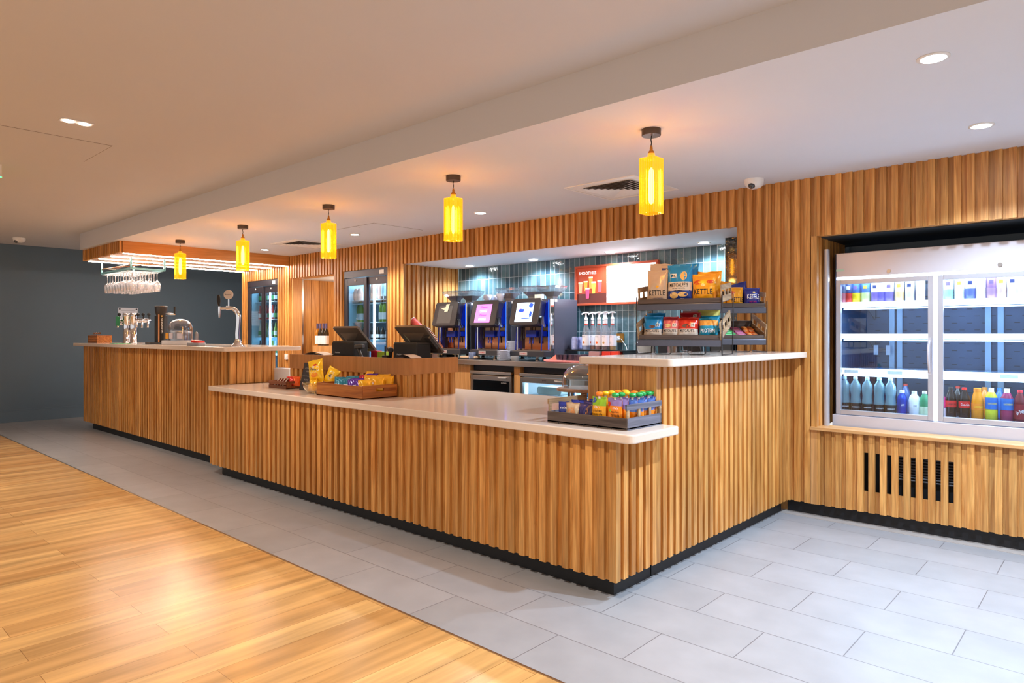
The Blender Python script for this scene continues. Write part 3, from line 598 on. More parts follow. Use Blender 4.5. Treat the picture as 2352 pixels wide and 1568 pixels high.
def stack(px, y, py_bot, py_top, r, n, name, cat, label, mat_, z0=None, lip=.004, h_each=None):
    b = aty(px, py_bot, y); tp = aty(px, py_top, y); z0 = b.z if z0 is None else z0; H = tp.z-z0
    mb = MB(); prof = []
    for k in range(n): prof += [(r*.9, k*H/n), (r, k*H/n+H/n*.5), (r, k*H/n+H/n*.62), (r*.9,k*H/n+H/n*.64)]
    mb.lathe(prof, 22); o = mb.build(name, mat_, loc=(b.x,y,z0)); tag(o, label, cat); return o
PLA = M('saucer_white', (222,226,240), .25)
stack(1211-3, 2.42, 832, 797, .07, 9, 'saucer_stack', 'saucers', 'stack of white saucers between the middle and right coffee machines', PLA, BC) if False else None
def saucer_stack(x, y, z, n, label):
    for k in range(n):
        mb = MB(); mb.lathe([(.03,0),(.036,.002),(.064,.008),(.066,.010),(.06,.009),(.03,.004)], 22); o = mb.build('saucer', PLA, loc=(x,y,z+.0092*k)); tag(o, label, 'saucer', 'white saucers between the coffee machines')
saucer_stack(-2.82+.01, 2.22+.02, BC, 11, 'white saucer in the stack between the middle and right coffee machines')
saucer_stack(-2.845, 2.42, BC+.0, 21, 'white saucer in the taller stack behind, between the coffee machines')
def cup(x, y, z, label, group='white cups on the coffee machines', flip=False, rz=0, s=1.):
    t = thing('coffee_cup', label, 'cup', (x,y,z), rz, group); 
    pr = [(.022,0),(.030,.012),(.038,.04),(.042,.07),(.039,.07),(.035,.04),(.026,.012)]
    mb = MB(); mb.lathe([(r*s,h*s) for r,h in pr], 20); mb.build('bowl', PLA, t)
    mb = MB(); mb.tube([(-.040*s,0,.058*s),(-.058*s,0,.055*s),(-.062*s,0,.035*s),(-.05*s,0,.02*s),(-.035*s,0,.02*s)], .0045*s, 8); mb.build('handle', PLA, t)
for k, (px, y, ztop) in enumerate([(1120,2.50,0),(1137,2.60,0),(1150,2.48,0)]):
    p = aty(px, 689, y); cup(p.x, y, BC+.607, ['white cup on top of the middle coffee machine, leftmost','white cup at the back on top of the middle coffee machine','white cup on top of the middle coffee machine beside its hopper'][k], s=1.05)
p = aty(1236, 688, 2.42); mb = MB()
for k in range(3): mb.box((-.045+.03*k,0,0),(-.017+.03*k,.04,.045))
o = mb.build('sachet_block', M('cream_paper', (232,230,212), .6), loc=(p.x,2.42,BC+.606)); tag(o, 'small block of cream sachets on the right coffee machine', 'sachets')
# small stuff along the steel worktop
def jar(px, y, r, h, name, cat, label, mat_, prof=None, z=BC, group=None):
    p = aty(px, 820, y); mb = MB(); mb.lathe(prof or [(r*.9,0),(r,.004),(r,h*.92),(r*.96,h)], 20); o = mb.build(name, mat_, loc=(p.x,y,z)); tag(o, label, cat, group); return o
jar(1183, 2.24, .04, .05, 'ramekin', 'bowl', 'small grey bowl at the foot of the right coffee machine', M('grey_ceramic', (140,142,146), .3))
jar(1085, 2.28, .04, .075, 'milk_jug', 'jug', 'small blue-lit steel jug between the left and middle coffee machines', M('blue_lit_steel', (150,170,215), .2, .7))  # blue light from the machines is painted into the jug's steel colour
p = aty(1075,826,2.26); t = thing('tea_tray', 'dark tray of wrapped items left of the middle coffee machine', 'tray', (p.x-.03,2.30,BC)); mb = MB(); mb.rbox((-.16,-.06,0),(.16,.1,.012), .02, 3, 0, None, axis=2); mb.build('tray', BLACK, t); 
mb = MB(); mb.rbox((-.10,-.04,.012),(.12,.06,.035), .02, 3, 0, None, axis=2); mb.build('wrapped_item', M('cream_wrap', (206,178,150), .4), t, bevel=.006)
# disposable cups in angled holders, left of the machines
def papercup(px, py, y, label, n, col, cup_dir, ln=0):
    d = Vector(cup_dir).normalized(); p = aty(px, py, y)-d*.1; q = d.to_track_quat('Z','Y').to_matrix().to_4x4()
    for k in range(n):
        mb = MB(); mb.lathe([(.028+ln*.05,0-ln),(.040,.10),(.0425,.102),(.0425,.106),(.036,.104),(.026,.006)], 20, mi=0, mtx=q, mis=[0,1,1,1,0]); o = mb.build('paper_cup', [M('cup_'+col, {'red':(214,84,72),'tan':(196,120,88)}[col], .5), M('cup_rim', (240,234,230), .5)], loc=p+d*(-.020*k)); tag(o, label, 'cup', 'nested %s paper cups' % col)
    q0 = p-d*(.02+ln+.020*(n-1)); q1 = q0-d*max(.02, (q0.z-BC-.02)/max(.2,d.z)); mb = MB(); mb.tube([q0, q1], .036 if not ln else .038, 16); mb.box((q1.x-.07,q1.y-.06,BC),(q1.x+.05,q1.y+.06,BC+.03)); o = mb.build('cup_holder', BLACK); tag(o, 'black tilted holder carrying the %s paper cups' % col, 'cup holder')
papercup(947, 735, 2.30, 'long red paper cup tilted left of the coffee machines, white rim up', 1, 'red', (-.62,-.35,.62), .14)
papercup(978, 757, 2.28, 'tan paper cup nested in the tilted stack below the left coffee machine', 10, 'tan', (-.50,-.35,.72))
# syrup bottles with pumps
SG = glassy('syrup_glass', (232,238,246), .14, milk=.10)
mb = MB(); mb.box((0,0,.098),(.74,.30,.11)); mb.box((0,.01,0),(.01,.29,.10)); mb.box((.73,.01,0),(.74,.29,.10)); o = mb.build('bottle_riser', M('dark_steel', (70,70,72), .2, .8), loc=(-2.42,2.63,BC)); tag(o, 'low dark steel riser the syrup bottles stand on', 'riser')
for k, (px, y, c) in enumerate([(1346,2.72,(180,196,232)),(1361,2.80,(210,120,60)),(1376,2.70,(120,40,16)),(1388,2.82,(120,50,20)),(1391.5,2.68,(36,20,16)),(1407,2.72,(196,140,40))]):
    p = aty(px, 800, y); t = thing('syrup_bottle', ['clear syrup bottle with a pump, leftmost of the row','syrup bottle with a pump, second from the left at the back','reddish syrup bottle with a pump in the middle of the row','syrup bottle with a pump tucked at the back right of the row','dark syrup bottle with a pump, second from the right','amber syrup bottle with a pump, rightmost of the row'][k], 'bottle', (p.x,y,BC), 0, 'pump syrup bottles'); t.location.z = 1.092
    mb = MB(); mb.lathe([(.036,0),(.038,.006),(.038,.17),(.030,.20),(.015,.245),(.0145,.285),(.016,.29)], 20); bt = mb.build('bottle', SG, t)
    mb = MB(); mb.lathe([(.034,.003),(.034,.10 if k not in (0,5) else .06)], 16); mb.build('syrup', M('syrup_%d'%k, c, .25), bt)
    mb = MB(); mb.lathe([(.0386,.04),(.0386,.14)], 20, cap=False); mb.build('label', M('label_white', (236,234,238), .5), t)
    mb = MB(); mb.lathe([(.0165,.236),(.0163,.250)], 16, cap=False, mi=0); mb.lathe([(.0168,.250),(.0166,.282)], 16, cap=False, mi=1); mb.build('neck_band', [M('band_red', (206,62,50), .5), M('band_white', (240,240,244), .5)], t)
    text('MONIN', M('dark_print', (40,40,60), .5), t, w=.034, h=.008, at=(0,-.0392,.125), off=.01, rz=0)
    mb = MB(); n = 12; mb.add([(.011*math.cos(2*PI*i/n),-.0394,.07+.011*math.sin(2*PI*i/n)) for i in range(n)], [tuple(range(n))]); mb.build('fruit_mark', M('fruit_%d'%k, [(200,120,70),(220,90,60),(230,110,40),(230,160,80),(190,150,90),(210,210,215)][k], .5), t)
    mb = MB(); mb.lathe([(.017,.288),(.017,.305),(.008,.315),(.006,.345),(.006,.352)], 12); mb.tube([(.03,0,.352),(.0,0,.358),(-.02,-.02,.352),(-.03,-.03,.34)], .007, 8); mb.build('pump', M('pump_white', (244,246,252), .4), t)
for k, (px, y, n) in enumerate([(1320,2.70,1),(1334,2.78,1)]):
    p = aty(px, 800, y); mb = MB(); pr = []
    for i in range(8): pr += [(.030,.012*i),(.033,.012*i+.009),(.033,.012*i+.011)]
    pr += [(.026,.125)]; mb.lathe(pr, 20); o = mb.build('cup_stack', M('pale_blue_cup', (150,160,205), .4), loc=(p.x,y,1.092)); tag(o, ['stack of pale blue cups left of the syrup bottles','stack of pale blue cups tucked against the syrup bottles'][k], 'cups', 'pale blue cup stacks')
# pink tray with dark cups
t = thing('serving_tray', 'pink plastic tray along the steel worktop right of the machines', 'tray', (-2.02,2.36,BC)); 
mb = MB(); mb.rbox((-.26,-.13,.004),(.40,.14,.010), .03, 4, 0, None, axis=2); mb.rbox((-.265,-.135,.010),(-.255,.145,.026), .004, 2, 0, None, axis=2); mb.box((-.26,-.135,.010),(.40,-.128,.024)); mb.build('tray', M('pink_plastic', (232,150,150), .35), t, bevel=.002)
for k, (px, y) in enumerate([(1285,2.30),(1296,2.34),(1312,2.38),(1321,2.44),(1326,2.33),(1338,2.42),(1344,2.50)]):
    p = aty(px, 822, y); mb = MB(); mb.lathe([(.024,0),(.032,.06),(.033,.064),(.030,.064)], 18); o = mb.build('sample_cup', M('smoky_cup', (56,54,66), .2), loc=(p.x,y,BC+.0105)); tag(o, 'smoky dark cup standing upside down on the pink tray', 'cup', 'smoky cups on the pink tray')
mb = MB(); mb.add([(0,0,0),(.08,0,0),(.06,.02,.06),(.01,.01,.025)], [(0,1,2,3),(3,2,1,0)]); mb.rbox((0,-.01,0),(.09,.03,.02),.006,2,0,None,axis=2); o = mb.build('napkin', M('salmon_paper', (226,120,104), .5), loc=(aty(1262,822,2.3).x,2.3,BC+.0105)); tag(o, 'folded salmon napkin on the pink tray', 'napkin')
for k, (px0, px1, y, c, lb) in enumerate([(1352,1376,2.60,(170,130,130),'clear pinkish box in front of the syrup bottles'),(1382,1402,2.60,(206,50,34),'red tea box in front of the syrup bottles, left one'),(1403,1420,2.60,(214,56,36),'red tea box in front of the syrup bottles, right one')]):
    a, b = aty(px0,808,y), aty(px1,808,y); mb = MB(); mb.box((0,0,0),(b.x-a.x,.09,a.z-BC+.006)); o = mb.build('tea_box', M('teabox_%d'%k, c, .45), loc=(a.x,y,BC), bevel=.003); tag(o, lb, 'box', 'small boxes by the syrups')
p = aty(1424, 776, 2.99); t = thing('wall_socket', 'brass wall socket with a white cable on the teal tiles', 'socket', (p.x,2.998,p.z)); mb = MB(); mb.rbox((-.045,-.012,-.045),(.045,0,.045),.006,2,0,None,axis=1); mb.build('plate', M('brass', (176,120,50)), t); mb = MB(); mb.rbox((-.03,-.035,-.02),(.0,-.012,.02),.004,2,0,None,axis=1); mb.build('plug', WHITE, t); mb = MB(); mb.tube([(-.01,-.035,0),(.05,-.06,-.01),(.11,-.07,-.08),(.13,-.07,-.14)],.003,6); mb.build('cable', WHITE, t)
# things seen under the racks on the worktop behind
def tablet(px, py, y, w_, h_, tilt, label):
    p = aty(px, py, y); t = thing('tablet_screen', label, 'screen', (p.x,y,p.z), 0, 'screens behind the racks'); Tm = Matrix.Rotation(tilt,4,'X')
    mb = MB(); mb.rbox((-w_/2,-.01,-h_/2),(w_/2,.01,h_/2),.008,3,0,Tm,axis=1); mb.build('casing', M('tablet_grey', (120,124,136), .3, .5), t)
    mb = MB(); mb.box((-w_/2+.008,-.0115,-h_/2+.008),(w_/2-.008,-.0105,h_/2-.008),0,Tm); mb.build('display', M('tablet_dark', (44,44,50), .15), t)
    mb = MB(); mb.tube([(0,.005,0),(0,.05,BC-p.z)],.01,8); mb.lathe([(.05,0),(.05,.008)],16,c=(0,.05,BC-p.z)); mb.build('stand', DARKG, t)
tablet(1484, 798, 2.35, .17, .10, .5, 'dark tablet screen on the worktop seen under the left of the front snack rack')
tablet(1590, 797, 2.45, .16, .10, .45, 'grey tablet screen on the worktop seen under the right of the front snack rack')
p = aty(1548, 800, 2.45); mb = MB(); mb.lathe([(.05,0),(.055,.01),(.055,.19),(.058,.20),(.05,.195)], 24); o = mb.build('steel_jug', STEEL, loc=(p.x,2.45,BC)); tag(o, 'tall stainless jug on the worktop seen under the front snack rack', 'jug')
p = aty(1527, 800, 2.5); mb = MB(); mb.rbox((-.07,0,0),(.05,.12,.2),.01,2,0,None,axis=2); o = mb.build('till_drawer', BLACK, loc=(p.x,2.5,BC)); tag(o, 'black box on the worktop between the tablet and the steel jug', 'box'); o.name = 'coin_box'
p = aty(1675, 795, 2.5); mb = MB(); mb.rbox((-.10,0,0),(.10,.12,.19),.02,3,0,None,axis=2); o = mb.build('grinder_box', M('dark_steel', (70,70,72), .2, .8), loc=(p.x,2.35,BC), bevel=.004); tag(o, 'dark steel box on the worktop seen under the rear snack rack', 'appliance')
# ================================================================ MENU BOARD
a, b = aty(1321.5,612,2.97), aty(1513,597,2.97); zt, zb = 1.938, 1.533; W_ = b.x-a.x; H_ = zt-zb
t = thing('menu_board', 'orange-framed smoothies menu lightbox on the teal tiles', 'menu board', ((a.x+b.x)/2,2.955,zb)); ORF = M('orange_frame', (200,84,50), .4)
mb = MB(); e = .022
mb.box((-W_/2,0,0),(W_/2,.042,e)); mb.box((-W_/2,0,H_-e),(W_/2,.042,H_)); mb.box((-W_/2,0,e),(-W_/2+e,.042,H_-e)); mb.box((W_/2-e,0,e),(W_/2,.042,H_-e)); mb.build('frame', ORF, t, bevel=.002)
xs = -W_/2+W_*.40
mb = MB(); mb.box((-W_/2+e,.012,e),(xs,.04,H_-e)); mb.build('poster_panel', M('poster_rust', (178,66,36), .5, emit=.25, var=.25, nscale=4), t)
mb = MB(); mb.box((xs,.012,e),(W_/2-e,.04,H_-e)); mb.build('light_panel', emis('lightbox', (255,250,248), 1.7), t)
text('SMOOTHIES', emis('sign_white', (255,255,255), .9), t, w=.215, h=.030, at=(-W_/2+e+.135,.0112,H_-.075))
mb = MB(); mb.box((-W_/2+e,.0105,e),(xs,.0115,.12)); mb.build('poster_table', M('poster_dark', (104,44,32), .5), t)
for k, (px, z0, h, c) in enumerate([(.035,.13,.11,(196,158,110)),(.10,.15,.10,(240,150,50)),(.165,.17,.12,(236,140,60)),(.20,.12,.12,(206,196,66)),(.275,.13,.12,(232,84,90)),(.125,.07,.11,(226,70,110))]):
    x = -W_/2+e+px+.012; mb = MB(); y_ = .0100-.0006*k
    mb.add([(x-.018,y_,z0),(x+.018,y_,z0),(x+.026,y_,z0+h),(x-.026,y_,z0+h)], [(0,1,2,3)], 0)
    mb.add([(x-.026,y_-.0002,z0+h*.86),(x+.026,y_-.0002,z0+h*.86),(x+.026,y_-.0002,z0+h),(x-.026,y_-.0002,z0+h)], [(0,1,2,3)], 1)
    mb.build('smoothie_picture', [M('smoothie_%d'%k, c, .5, emit=.3), M('smoothie_foam', (240,206,170), .5, emit=.3)], t)
for r_ in range(6):
    for cidx in range(2):
        mb = MB(); x = xs+.06+.28*cidx; z = H_-.07-.055*r_; mb.box((x,.0108,z),(x+.14-.02*(r_%3),.0116,z+.004)); mb.build('menu_line', emis('faint_text', (214,210,206), .9), t)
# ================================================================ GLASS-DOOR FRIDGES
def bottle(name, x, y, z, prof, mat_, label, cat, group, lab=None, cap=None, liquid=None):
    t = thing(name, label, cat, (x,y,z), 0, group)
    mb = MB(); mb.lathe(prof, 14); mb.build('body', mat_, t)
    if lab: mb = MB(); mb.lathe([(lab[0],lab[1]),(lab[0],lab[2])], 14, cap=False); mb.build('label', lab[3], t)
    if cap: mb = MB(); mb.lathe([(cap[0],cap[1]),(cap[0],cap[2])], 12); mb.build('cap', cap[3], t)
    return t
WINE = [(.034,0),(.036,.005),(.036,.16),(.030,.195),(.014,.225),(.0135,.295),(.0145,.30)]
BEER = [(.028,0),(.029,.004),(.029,.12),(.013,.165),(.012,.205),(.0135,.21)]
GGRN = M('green_bottle_glass', (120,150,40), .1, coat=.5); GDRK = M('dark_bottle_glass', (38,30,20), .1, coat=.5); GCLR = M('pale_bottle_glass', (206,216,214), .12, coat=.5); GROS = M('rose_wine', (226,170,150), .12, coat=.5)
def tallfridge(x0, x1, z1, label, shelves, stock, left):
    t = thing('drinks_fridge', label, 'fridge', (x0,WY+.012,.09), 0, 'tall bar fridges'); W_ = x1-x0; H = z1-.09; D = .62
    inn = M('fridge_lining', (168,206,222), .4)
    mb = MB(); mb.box((0,.05,0),(.03,D,H)); mb.box((W_-.03,.05,0),(W_,D,H)); mb.box((0,.05,0),(W_,D,.12)); mb.box((0,.05,H-.09),(W_,D,H)); mb.box((0,D-.02,0),(W_,D,H)); mb.build('cabinet', inn, t)
    mb = MB(); mb.box((0,0,H-.085),(W_,.05,H)); mb.box((0,0,0),(W_,.05,.14)); mb.box((0,.0,.14),(.012,.05,H-.085)); mb.box((W_-.012,.0,.14),(W_,.05,H-.085)); mb.build('surround', GUN, t, bevel=.002)
    g = .06
    for d in range(2):
        a, b = .012+d*(W_/2-.012)+(0 if d==0 else -.02), W_/2+.02 if d==0 else W_-.012; yo = .004 if d==0 else .024
        z0_, z1_ = .145, H-.09
        mb = MB(); mb.box((a,yo,z0_),(a+g,yo+.018,z1_)); mb.box((b-g,yo,z0_),(b,yo+.018,z1_)); mb.box((a+g,yo,z0_),(b-g,yo+.018,z0_+.06)); mb.box((a+g,yo,z1_-.09),(b-g,yo+.018,z1_)); do = mb.build('door', GUN, t, bevel=.002)
        mb = MB(); mb.box((a+g,yo+.007,z0_+.06),(b-g,yo+.011,z1_-.09)); mb.build('door_glass', GLASS2, do)
        mb = MB(); mb.lathe([(.012,0),(.012,.006)],14,mtx=Matrix.Translation(((a+b)/2,yo,z1_-.03)) @ Matrix.Rotation(PI/2,4,'X')); mb.build('lock', WHITE, do)
    mb = MB(); mb.box((W_*.72,.09,.15),(W_*.76,.10,H-.12)) if False else mb.box((W_/2+.055,.075,.15),(W_/2+.085,.09,H-.12)); mb.build('light_tube', LEDC, t)
    lamp('inner_light', 'AREA', (W_/2,.3,H-.11), 7, (.66,.85,1), t, sx=W_*.8, sy=.4)
    lamp('inner_light', 'AREA', (W_/2,.3,H*.45), 4, (.66,.85,1), t, sx=W_*.8, sy=.4)
    mb = MB(); mb.box((W_-.17,-.001,H-.066),(W_-.08,.0,H-.02)); mb.build('thermometer', WHITE, t)
    for z in shelves:
        mb = MB(); mb.box((.03,.10,z-.09-.008),(W_-.03,D-.03,z-.09)); mb.build('shelf', M('shelf_white', (214,232,240), .3), t)
    return t
F2t = tallfridge(F2[0]+.005, F2[1]-.005, 2.015, 'tall two-door drinks fridge of wine and spirits behind the left-hand till', [1.66,1.39,1.18,1.62-.0], None, 0)
F1t = tallfridge(F1[0]+.005, F1[1]-.005, 2.02, 'tall two-door bottle fridge at the far left of the slatted wall', [1.72,1.46,1.20,.94], None, 1)
# stock: fridge by the tills
def zf(z): return z+.001
for k, px in enumerate([803,811,819,827]):
    x = aty(px,690,2.32).x; bottle('wine_glass_jar', x, 2.32, zf(1.66), [(.03,0),(.04,.02),(.042,.10),(.025,.14),(.025,.15)], GROS if k > 0 else GCLR, 'pale jar on the top shelf of the fridge by the tills, left door', 'jar', 'jars in the till-side fridge')
for k, px in enumerate([850,858,866,874,882]):
    x = aty(px,690,2.34).x; bottle('wine_bottle', x, 2.34, zf(1.66), WINE, GROS if k%2 else GCLR, 'pale wine bottle on the top shelf of the fridge by the tills, right door', 'bottle', 'pale wine bottles in the till-side fridge')
for k, px in enumerate([815,822,829]):
    x = aty(px,740,2.36).x; bottle('wine_bottle', x, 2.36, zf(1.39), WINE, GGRN, 'green wine bottle behind the left door of the fridge by the tills', 'bottle', 'green wine bottles behind the left fridge door', lab=(.0365,.03,.11,M('label_white')))
for k, px in enumerate([877,885,889]):
    x = aty(px,740,2.30+.05*(k==2)).x; y_ = 2.30+.07*(k==2); bottle('wine_bottle', x, y_, zf(1.39), WINE, GGRN if k != 2 else GCLR, 'lime green white-labelled wine bottle behind the right door of the fridge by the tills', 'bottle', 'lime green wine bottles in the till-side fridge', lab=(.0365,.03,.11,M('label_white')), cap=(.0155,.23,.305,BLACK))
for k in range(8):
    x = F2[0]+.10+.095*k; bottle('small_bottle', x, 2.33, zf(1.18), [(.026,0),(.027,.09),(.012,.13),(.012,.15)], GDRK, 'small dark bottle on the lowest visible shelf of the fridge by the tills', 'bottle', 'small bottles low in the till-side fridge', lab=(.0275,.02,.06,M('label_white')))
for r_, z in enumerate([1.72,1.46,1.20,.94]):
    for k in range(9):
        x = F1[0]+.075+.093*k; mt = [GDRK,GGRN,GCLR,M('red_bottle',(190,50,40),.2)][(0 if r_==0 else (3 if r_==1 and k<5 else (r_+k)%3))]
        bottle('beer_bottle', x, 2.33, zf(z), BEER, mt, '%s bottle, %s from the left, %s shelf of the far left fridge' % ({'dark_bottle_glass':'brown','green_bottle_glass':'green','pale_bottle_glass':'clear','red_bottle':'red'}[mt.name], ['first','second','third','fourth','fifth','sixth','seventh','eighth','ninth'][k], ['top','second','third','lowest'][r_]), 'bottle', 'bottles on shelf %s of the far left fridge' % ['one','two','three','four'][r_], lab=(.0295,.03,.09,M('label_white') if (k+r_)%2 else M('label_green',(60,140,70),.5)))
# wine bottles on an oak ledge in the lobby
a = aty(718,793,2.40); m = MB(); m.box((a.x,2.40,0),(-5.75,2.75,1.085)); o = m.build('oak_ledge', OAKH, bevel=.003); tag(o, 'plain oak ledge in the lobby doorway holding wine bottles', 'ledge')
for k, px in enumerate([729.5,736,743,749.5]):
    x = aty(px,790,2.48).x; bottle('wine_bottle', x, 2.48, 1.086, WINE, M('amber_bottle',(176,110,30),.15) if k == 0 else GDRK, ['amber wine bottle with a blank white label, leftmost of four on the oak ledge','dark wine bottle second from the left on the oak ledge','dark wine bottle third from the left on the oak ledge','dark wine bottle rightmost of four on the oak ledge'][k], 'bottle', 'wine bottles on the oak ledge', lab=(.0366,.02,.135,M('label_white')), cap=(.0155,.235,.305,M('violet_foil',(86,80,120),.4)))
p = aty(658, 819, WY-.004); t = thing('wall_socket', 'small white wall switch on the slatted wall left of the till unit', 'switch', (p.x,WY,p.z)); mb = MB(); mb.rbox((-.04,-.012,-.04),(.04,0,.04),.005,2,0,None,axis=1); mb.build('plate', WHITE, t); mb = MB(); mb.box((-.01,-.018,-.015),(.01,-.012,.015)); mb.build('rocker', WHITE, t)
# ================================================================ CHILLED CABINET IN THE RIGHT WALL
CX0, CX1, GY = .245, 2.03, 2.36
t = thing('chilled_cabinet', 'built-in glass-door chilled drinks cabinet in the right wall', 'display fridge', (CX0,GY,.60)); W_ = CX1-CX0
BW = M('brushed_panel', (204,200,206), .35, .35, .04, 6)
mb = MB(); mb.box((0,0,1.035),(W_,.06,1.20)); mb.build('header', BW, t, bevel=.003)
mb = MB(); mb.box((-.022,-.01,-.012),(W_,.06,.085)); mb.build('base_panel', BW, t, bevel=.003)
mb = MB(); mb.box((-.02,.05,-.3),(0,.6,1.20)); mb.box((W_,.05,-.3),(W_+.02,.6,1.20)); mb.box((0,.05,1.16),(W_,.6,1.20)); mb.box((0,.05,.04),(W_,.6,.105)); mb.build('cabinet', M('cabinet_blue_steel', (84,104,140), .3, .6), t)
mb = MB(); mb.box((0,.575,.1),(W_,.6,1.16)); mb.build('back_panel', M('back_blue_steel', (66,86,116), .3, .4, .25, 5), t)
mb = MB()
for r_ in range(22):
    for k in range(20):
        z = .14+.048*r_; x = .06+.088*k+(.044 if r_%2 else 0)
        if x+.03 < W_: mb.box((x,.572,z),(x+.032,.5755,z+.004))
mb.build('vent_slots', BLACK, t)
for x in (.22,.27,.80,.87,1.42,1.49):
    mb = MB(); mb.box((x-.017,.545,.12),(x+.017,.572,1.12)); mb.build('shelf_upright', M('upright_pale', (170,200,226), .35, .3), t)
mb = MB(); mb.rbox((-.055,-.10,.0),(-.022,-.055,1.225),.014,4,0,None,axis=2); mb.build('corner_post', ALU, t)
mb = MB(); mb.box((0,.006,1.018),(W_,.05,1.035)); mb.build('light_gap', LEDC, t)
for x in (.33,.93,1.5): mb = MB(); mb.lathe([(.012,0),(.012,.006)],14,mtx=Matrix.Translation((x,0,1.06)) @ Matrix.Rotation(PI/2,4,'X')); mb.build('lock', STEEL, t)
mb = MB(); mb.box((.0,-.001,1.075),(.05,0,1.09)); mb.build('sticker', M('sticker_green', (190,224,200), .5), t)
edges = [0,.595,1.19,W_]
for d in range(3):
    a, b = edges[d]+(.0 if d==0 else .012), edges[d+1]-.012; g = .03
    mb = MB(); mb.box((a,-.004,.09),(a+g,.03,1.015)); mb.box((b-g,-.004,.09),(b,.03,1.015)); mb.box((a+g,-.004,.09),(b-g,.03,.09+g)); mb.box((a+g,-.004,1.015-g),(b-g,.03,1.015)); do = mb.build('door', ALU, t, bevel=.002)
    mb = MB(); mb.box((a+g,.008,.09+g),(b-g,.013,1.015-g)); mb.build('door_glass', GLASS, do)
    if d == 0:
        mb = MB(); mb.add([(b-.03,-.006,.38),(b-.012,-.006,.38),(b-.004,-.02,.44),(b-.004,-.03,.52),(b-.004,-.02,.60),(b-.012,-.006,.62),(b-.03,-.006,.62)], [tuple(range(7)),tuple(range(6,-1,-1))]); mb.tube([(b-.02,-.005,.60),(b-.022,-.03,.56),(b-.022,-.032,.48),(b-.02,-.005,.40)],.008,8); mb.build('handle', BW, do)
for d in (1,2):
    mb = MB(); mb.box((edges[d]-.012,.0,.09),(edges[d]+.012,.03,1.018)); mb.build('mullion_light', emis('mullion_glow', (206,222,255), 1.3), t)
SY = 2.47-GY
for k, (zt_, zb_) in enumerate([(.868,.824),(.648,.608),(.408,.362)]):
    mb = MB(); mb.box((.01,SY+.012,zt_-.018),(W_-.01,.53,zt_-.010)); sh = mb.build('shelf', M('shelf_glassy', (150,180,214), .2, .4), t)
    mb = MB(); mb.box((.01,SY-.03,zb_),(W_-.01,SY-.022,zt_-.004)); mb.build('price_rail', emis('rail_light', (240,248,255), [2.2,2.0,.8][k]), sh)
    mb = MB(); mb.box((.01,SY-.022,zt_-.030),(W_-.01,SY+.02,zt_-.018)); mb.build('rail_edge', ALU, sh)
    for x in (.10,1.12): 
        mb = MB(); mb.add([(x,.56,zt_-.02),(x,.30,zt_-.02),(x,.56,zt_-.12),(x+.006,.56,zt_-.02),(x+.006,.30,zt_-.02),(x+.006,.56,zt_-.12)], [(0,1,2),(5,4,3),(0,3,4,1),(1,4,5,2),(2,5,3,0)]); mb.build('bracket', STEEL, sh)
    if k == 2:
        for x in (.03,.30,.92,1.24): mb = MB(); mb.box((x,SY-.0315,zb_+.010),(x+.09,SY-.0305,zt_-.014)); mb.build('price_label', M('price_card', (226,238,240), .5), sh)
    mb = MB(); mb.box((.02,.10,zb_-.012),(W_-.02,.13,zb_-.004)); mb.build('under_shelf_light', emis('tube_cool', (200,226,255), 5), sh)
    lamp('shelf_light', 'AREA', (W_/2,.14,zb_-.02), 2.2, (.68,.84,1), t, sx=W_*.95, sy=.05)
for x in (.11,.19,1.19): mb = MB(); mb.box((x,.50,.49 if x<1 else .50),(x+.03,.505,.56)); mb.build('clip_plate', M('pale_plate', (200,214,230), .4), t)
lamp('header_light', 'AREA', (W_/2,.12,1.03), 6, (.78,.9,1), t, sx=W_*.95, sy=.06)
# drinks: cans on the top shelf
CZ = .60+.859+.001; CY_ = 2.50
cans = [(1938,(66,86,120),(190,110,130),'blue and pink'),(1951,(30,60,120),(206,60,56),'blue and red'),(1967,(40,90,160),(238,214,40),'blue and yellow'),(1989,(60,110,190),(206,230,160),'blue and pale green'),(2011,(238,238,244),(120,100,190),'white and violet leaf-patterned'),(2025,(236,236,246),(100,90,190),'violet-striped white'),(2043,(240,238,246),(120,110,210),'white and indigo'),(2066,(246,240,232),(246,206,150),'white and pale orange'),(2090,(244,246,246),(214,230,236),'plain white and pale blue'),(2114,(246,242,246),(226,200,226),'white and lilac'),(2179,(236,246,248),(150,206,214),'white and teal'),(2204,(244,244,250),(230,232,240),'plain white, right of the teal one'),(2229,(246,246,250),(90,110,200),'white with a blue edge'),(2253,(246,244,246),(232,226,230),'plain white, left of the purple one'),(2278,(150,110,180),(176,140,200),'purple'),(2300,(240,228,230),(226,196,206),'white and dusty pink'),(2326,(248,248,248),(236,238,240),'plain white, near the right edge'),(2348,(246,246,248),(226,230,232),'white with grey writing, at the picture edge')]
for k, (px, c1, c2, lb) in enumerate(cans):
    x = aty(px,670,CY_).x; t = thing('drink_can', 'slim %s can on the chilled cabinet top shelf' % lb, 'can', (x,CY_,CZ), 0, 'cans on the top shelf of the chilled cabinet')
    mb = MB(); mb.lathe([(.024,0),(.028,.006),(.028,.07),(.028,.138),(.024,.148)], 20, mis=[1,1,0,0]); mb.build('body', [M('can_a%d'%k,c1,.3,.2), M('can_b%d'%k,c2,.3,.2)], t)
    mb = MB(); mb.lathe([(.0235,.148),(.024,.151),(.021,.150)], 16); mb.build('lid', ALU, t)
    mb = MB(); mb.add([(.0283*math.sin(u),-.0283*math.cos(u),z) for z in (.095,.118) for u in (-.45,-.22,0,.22,.45)], [(i,i+1,i+6,i+5) for i in range(4)]); mb.build('logo_patch', M('canlogo_%d'%(k%4), [(30,50,110),(240,240,240),(110,90,180),(200,160,60)][k%4], .4), t)
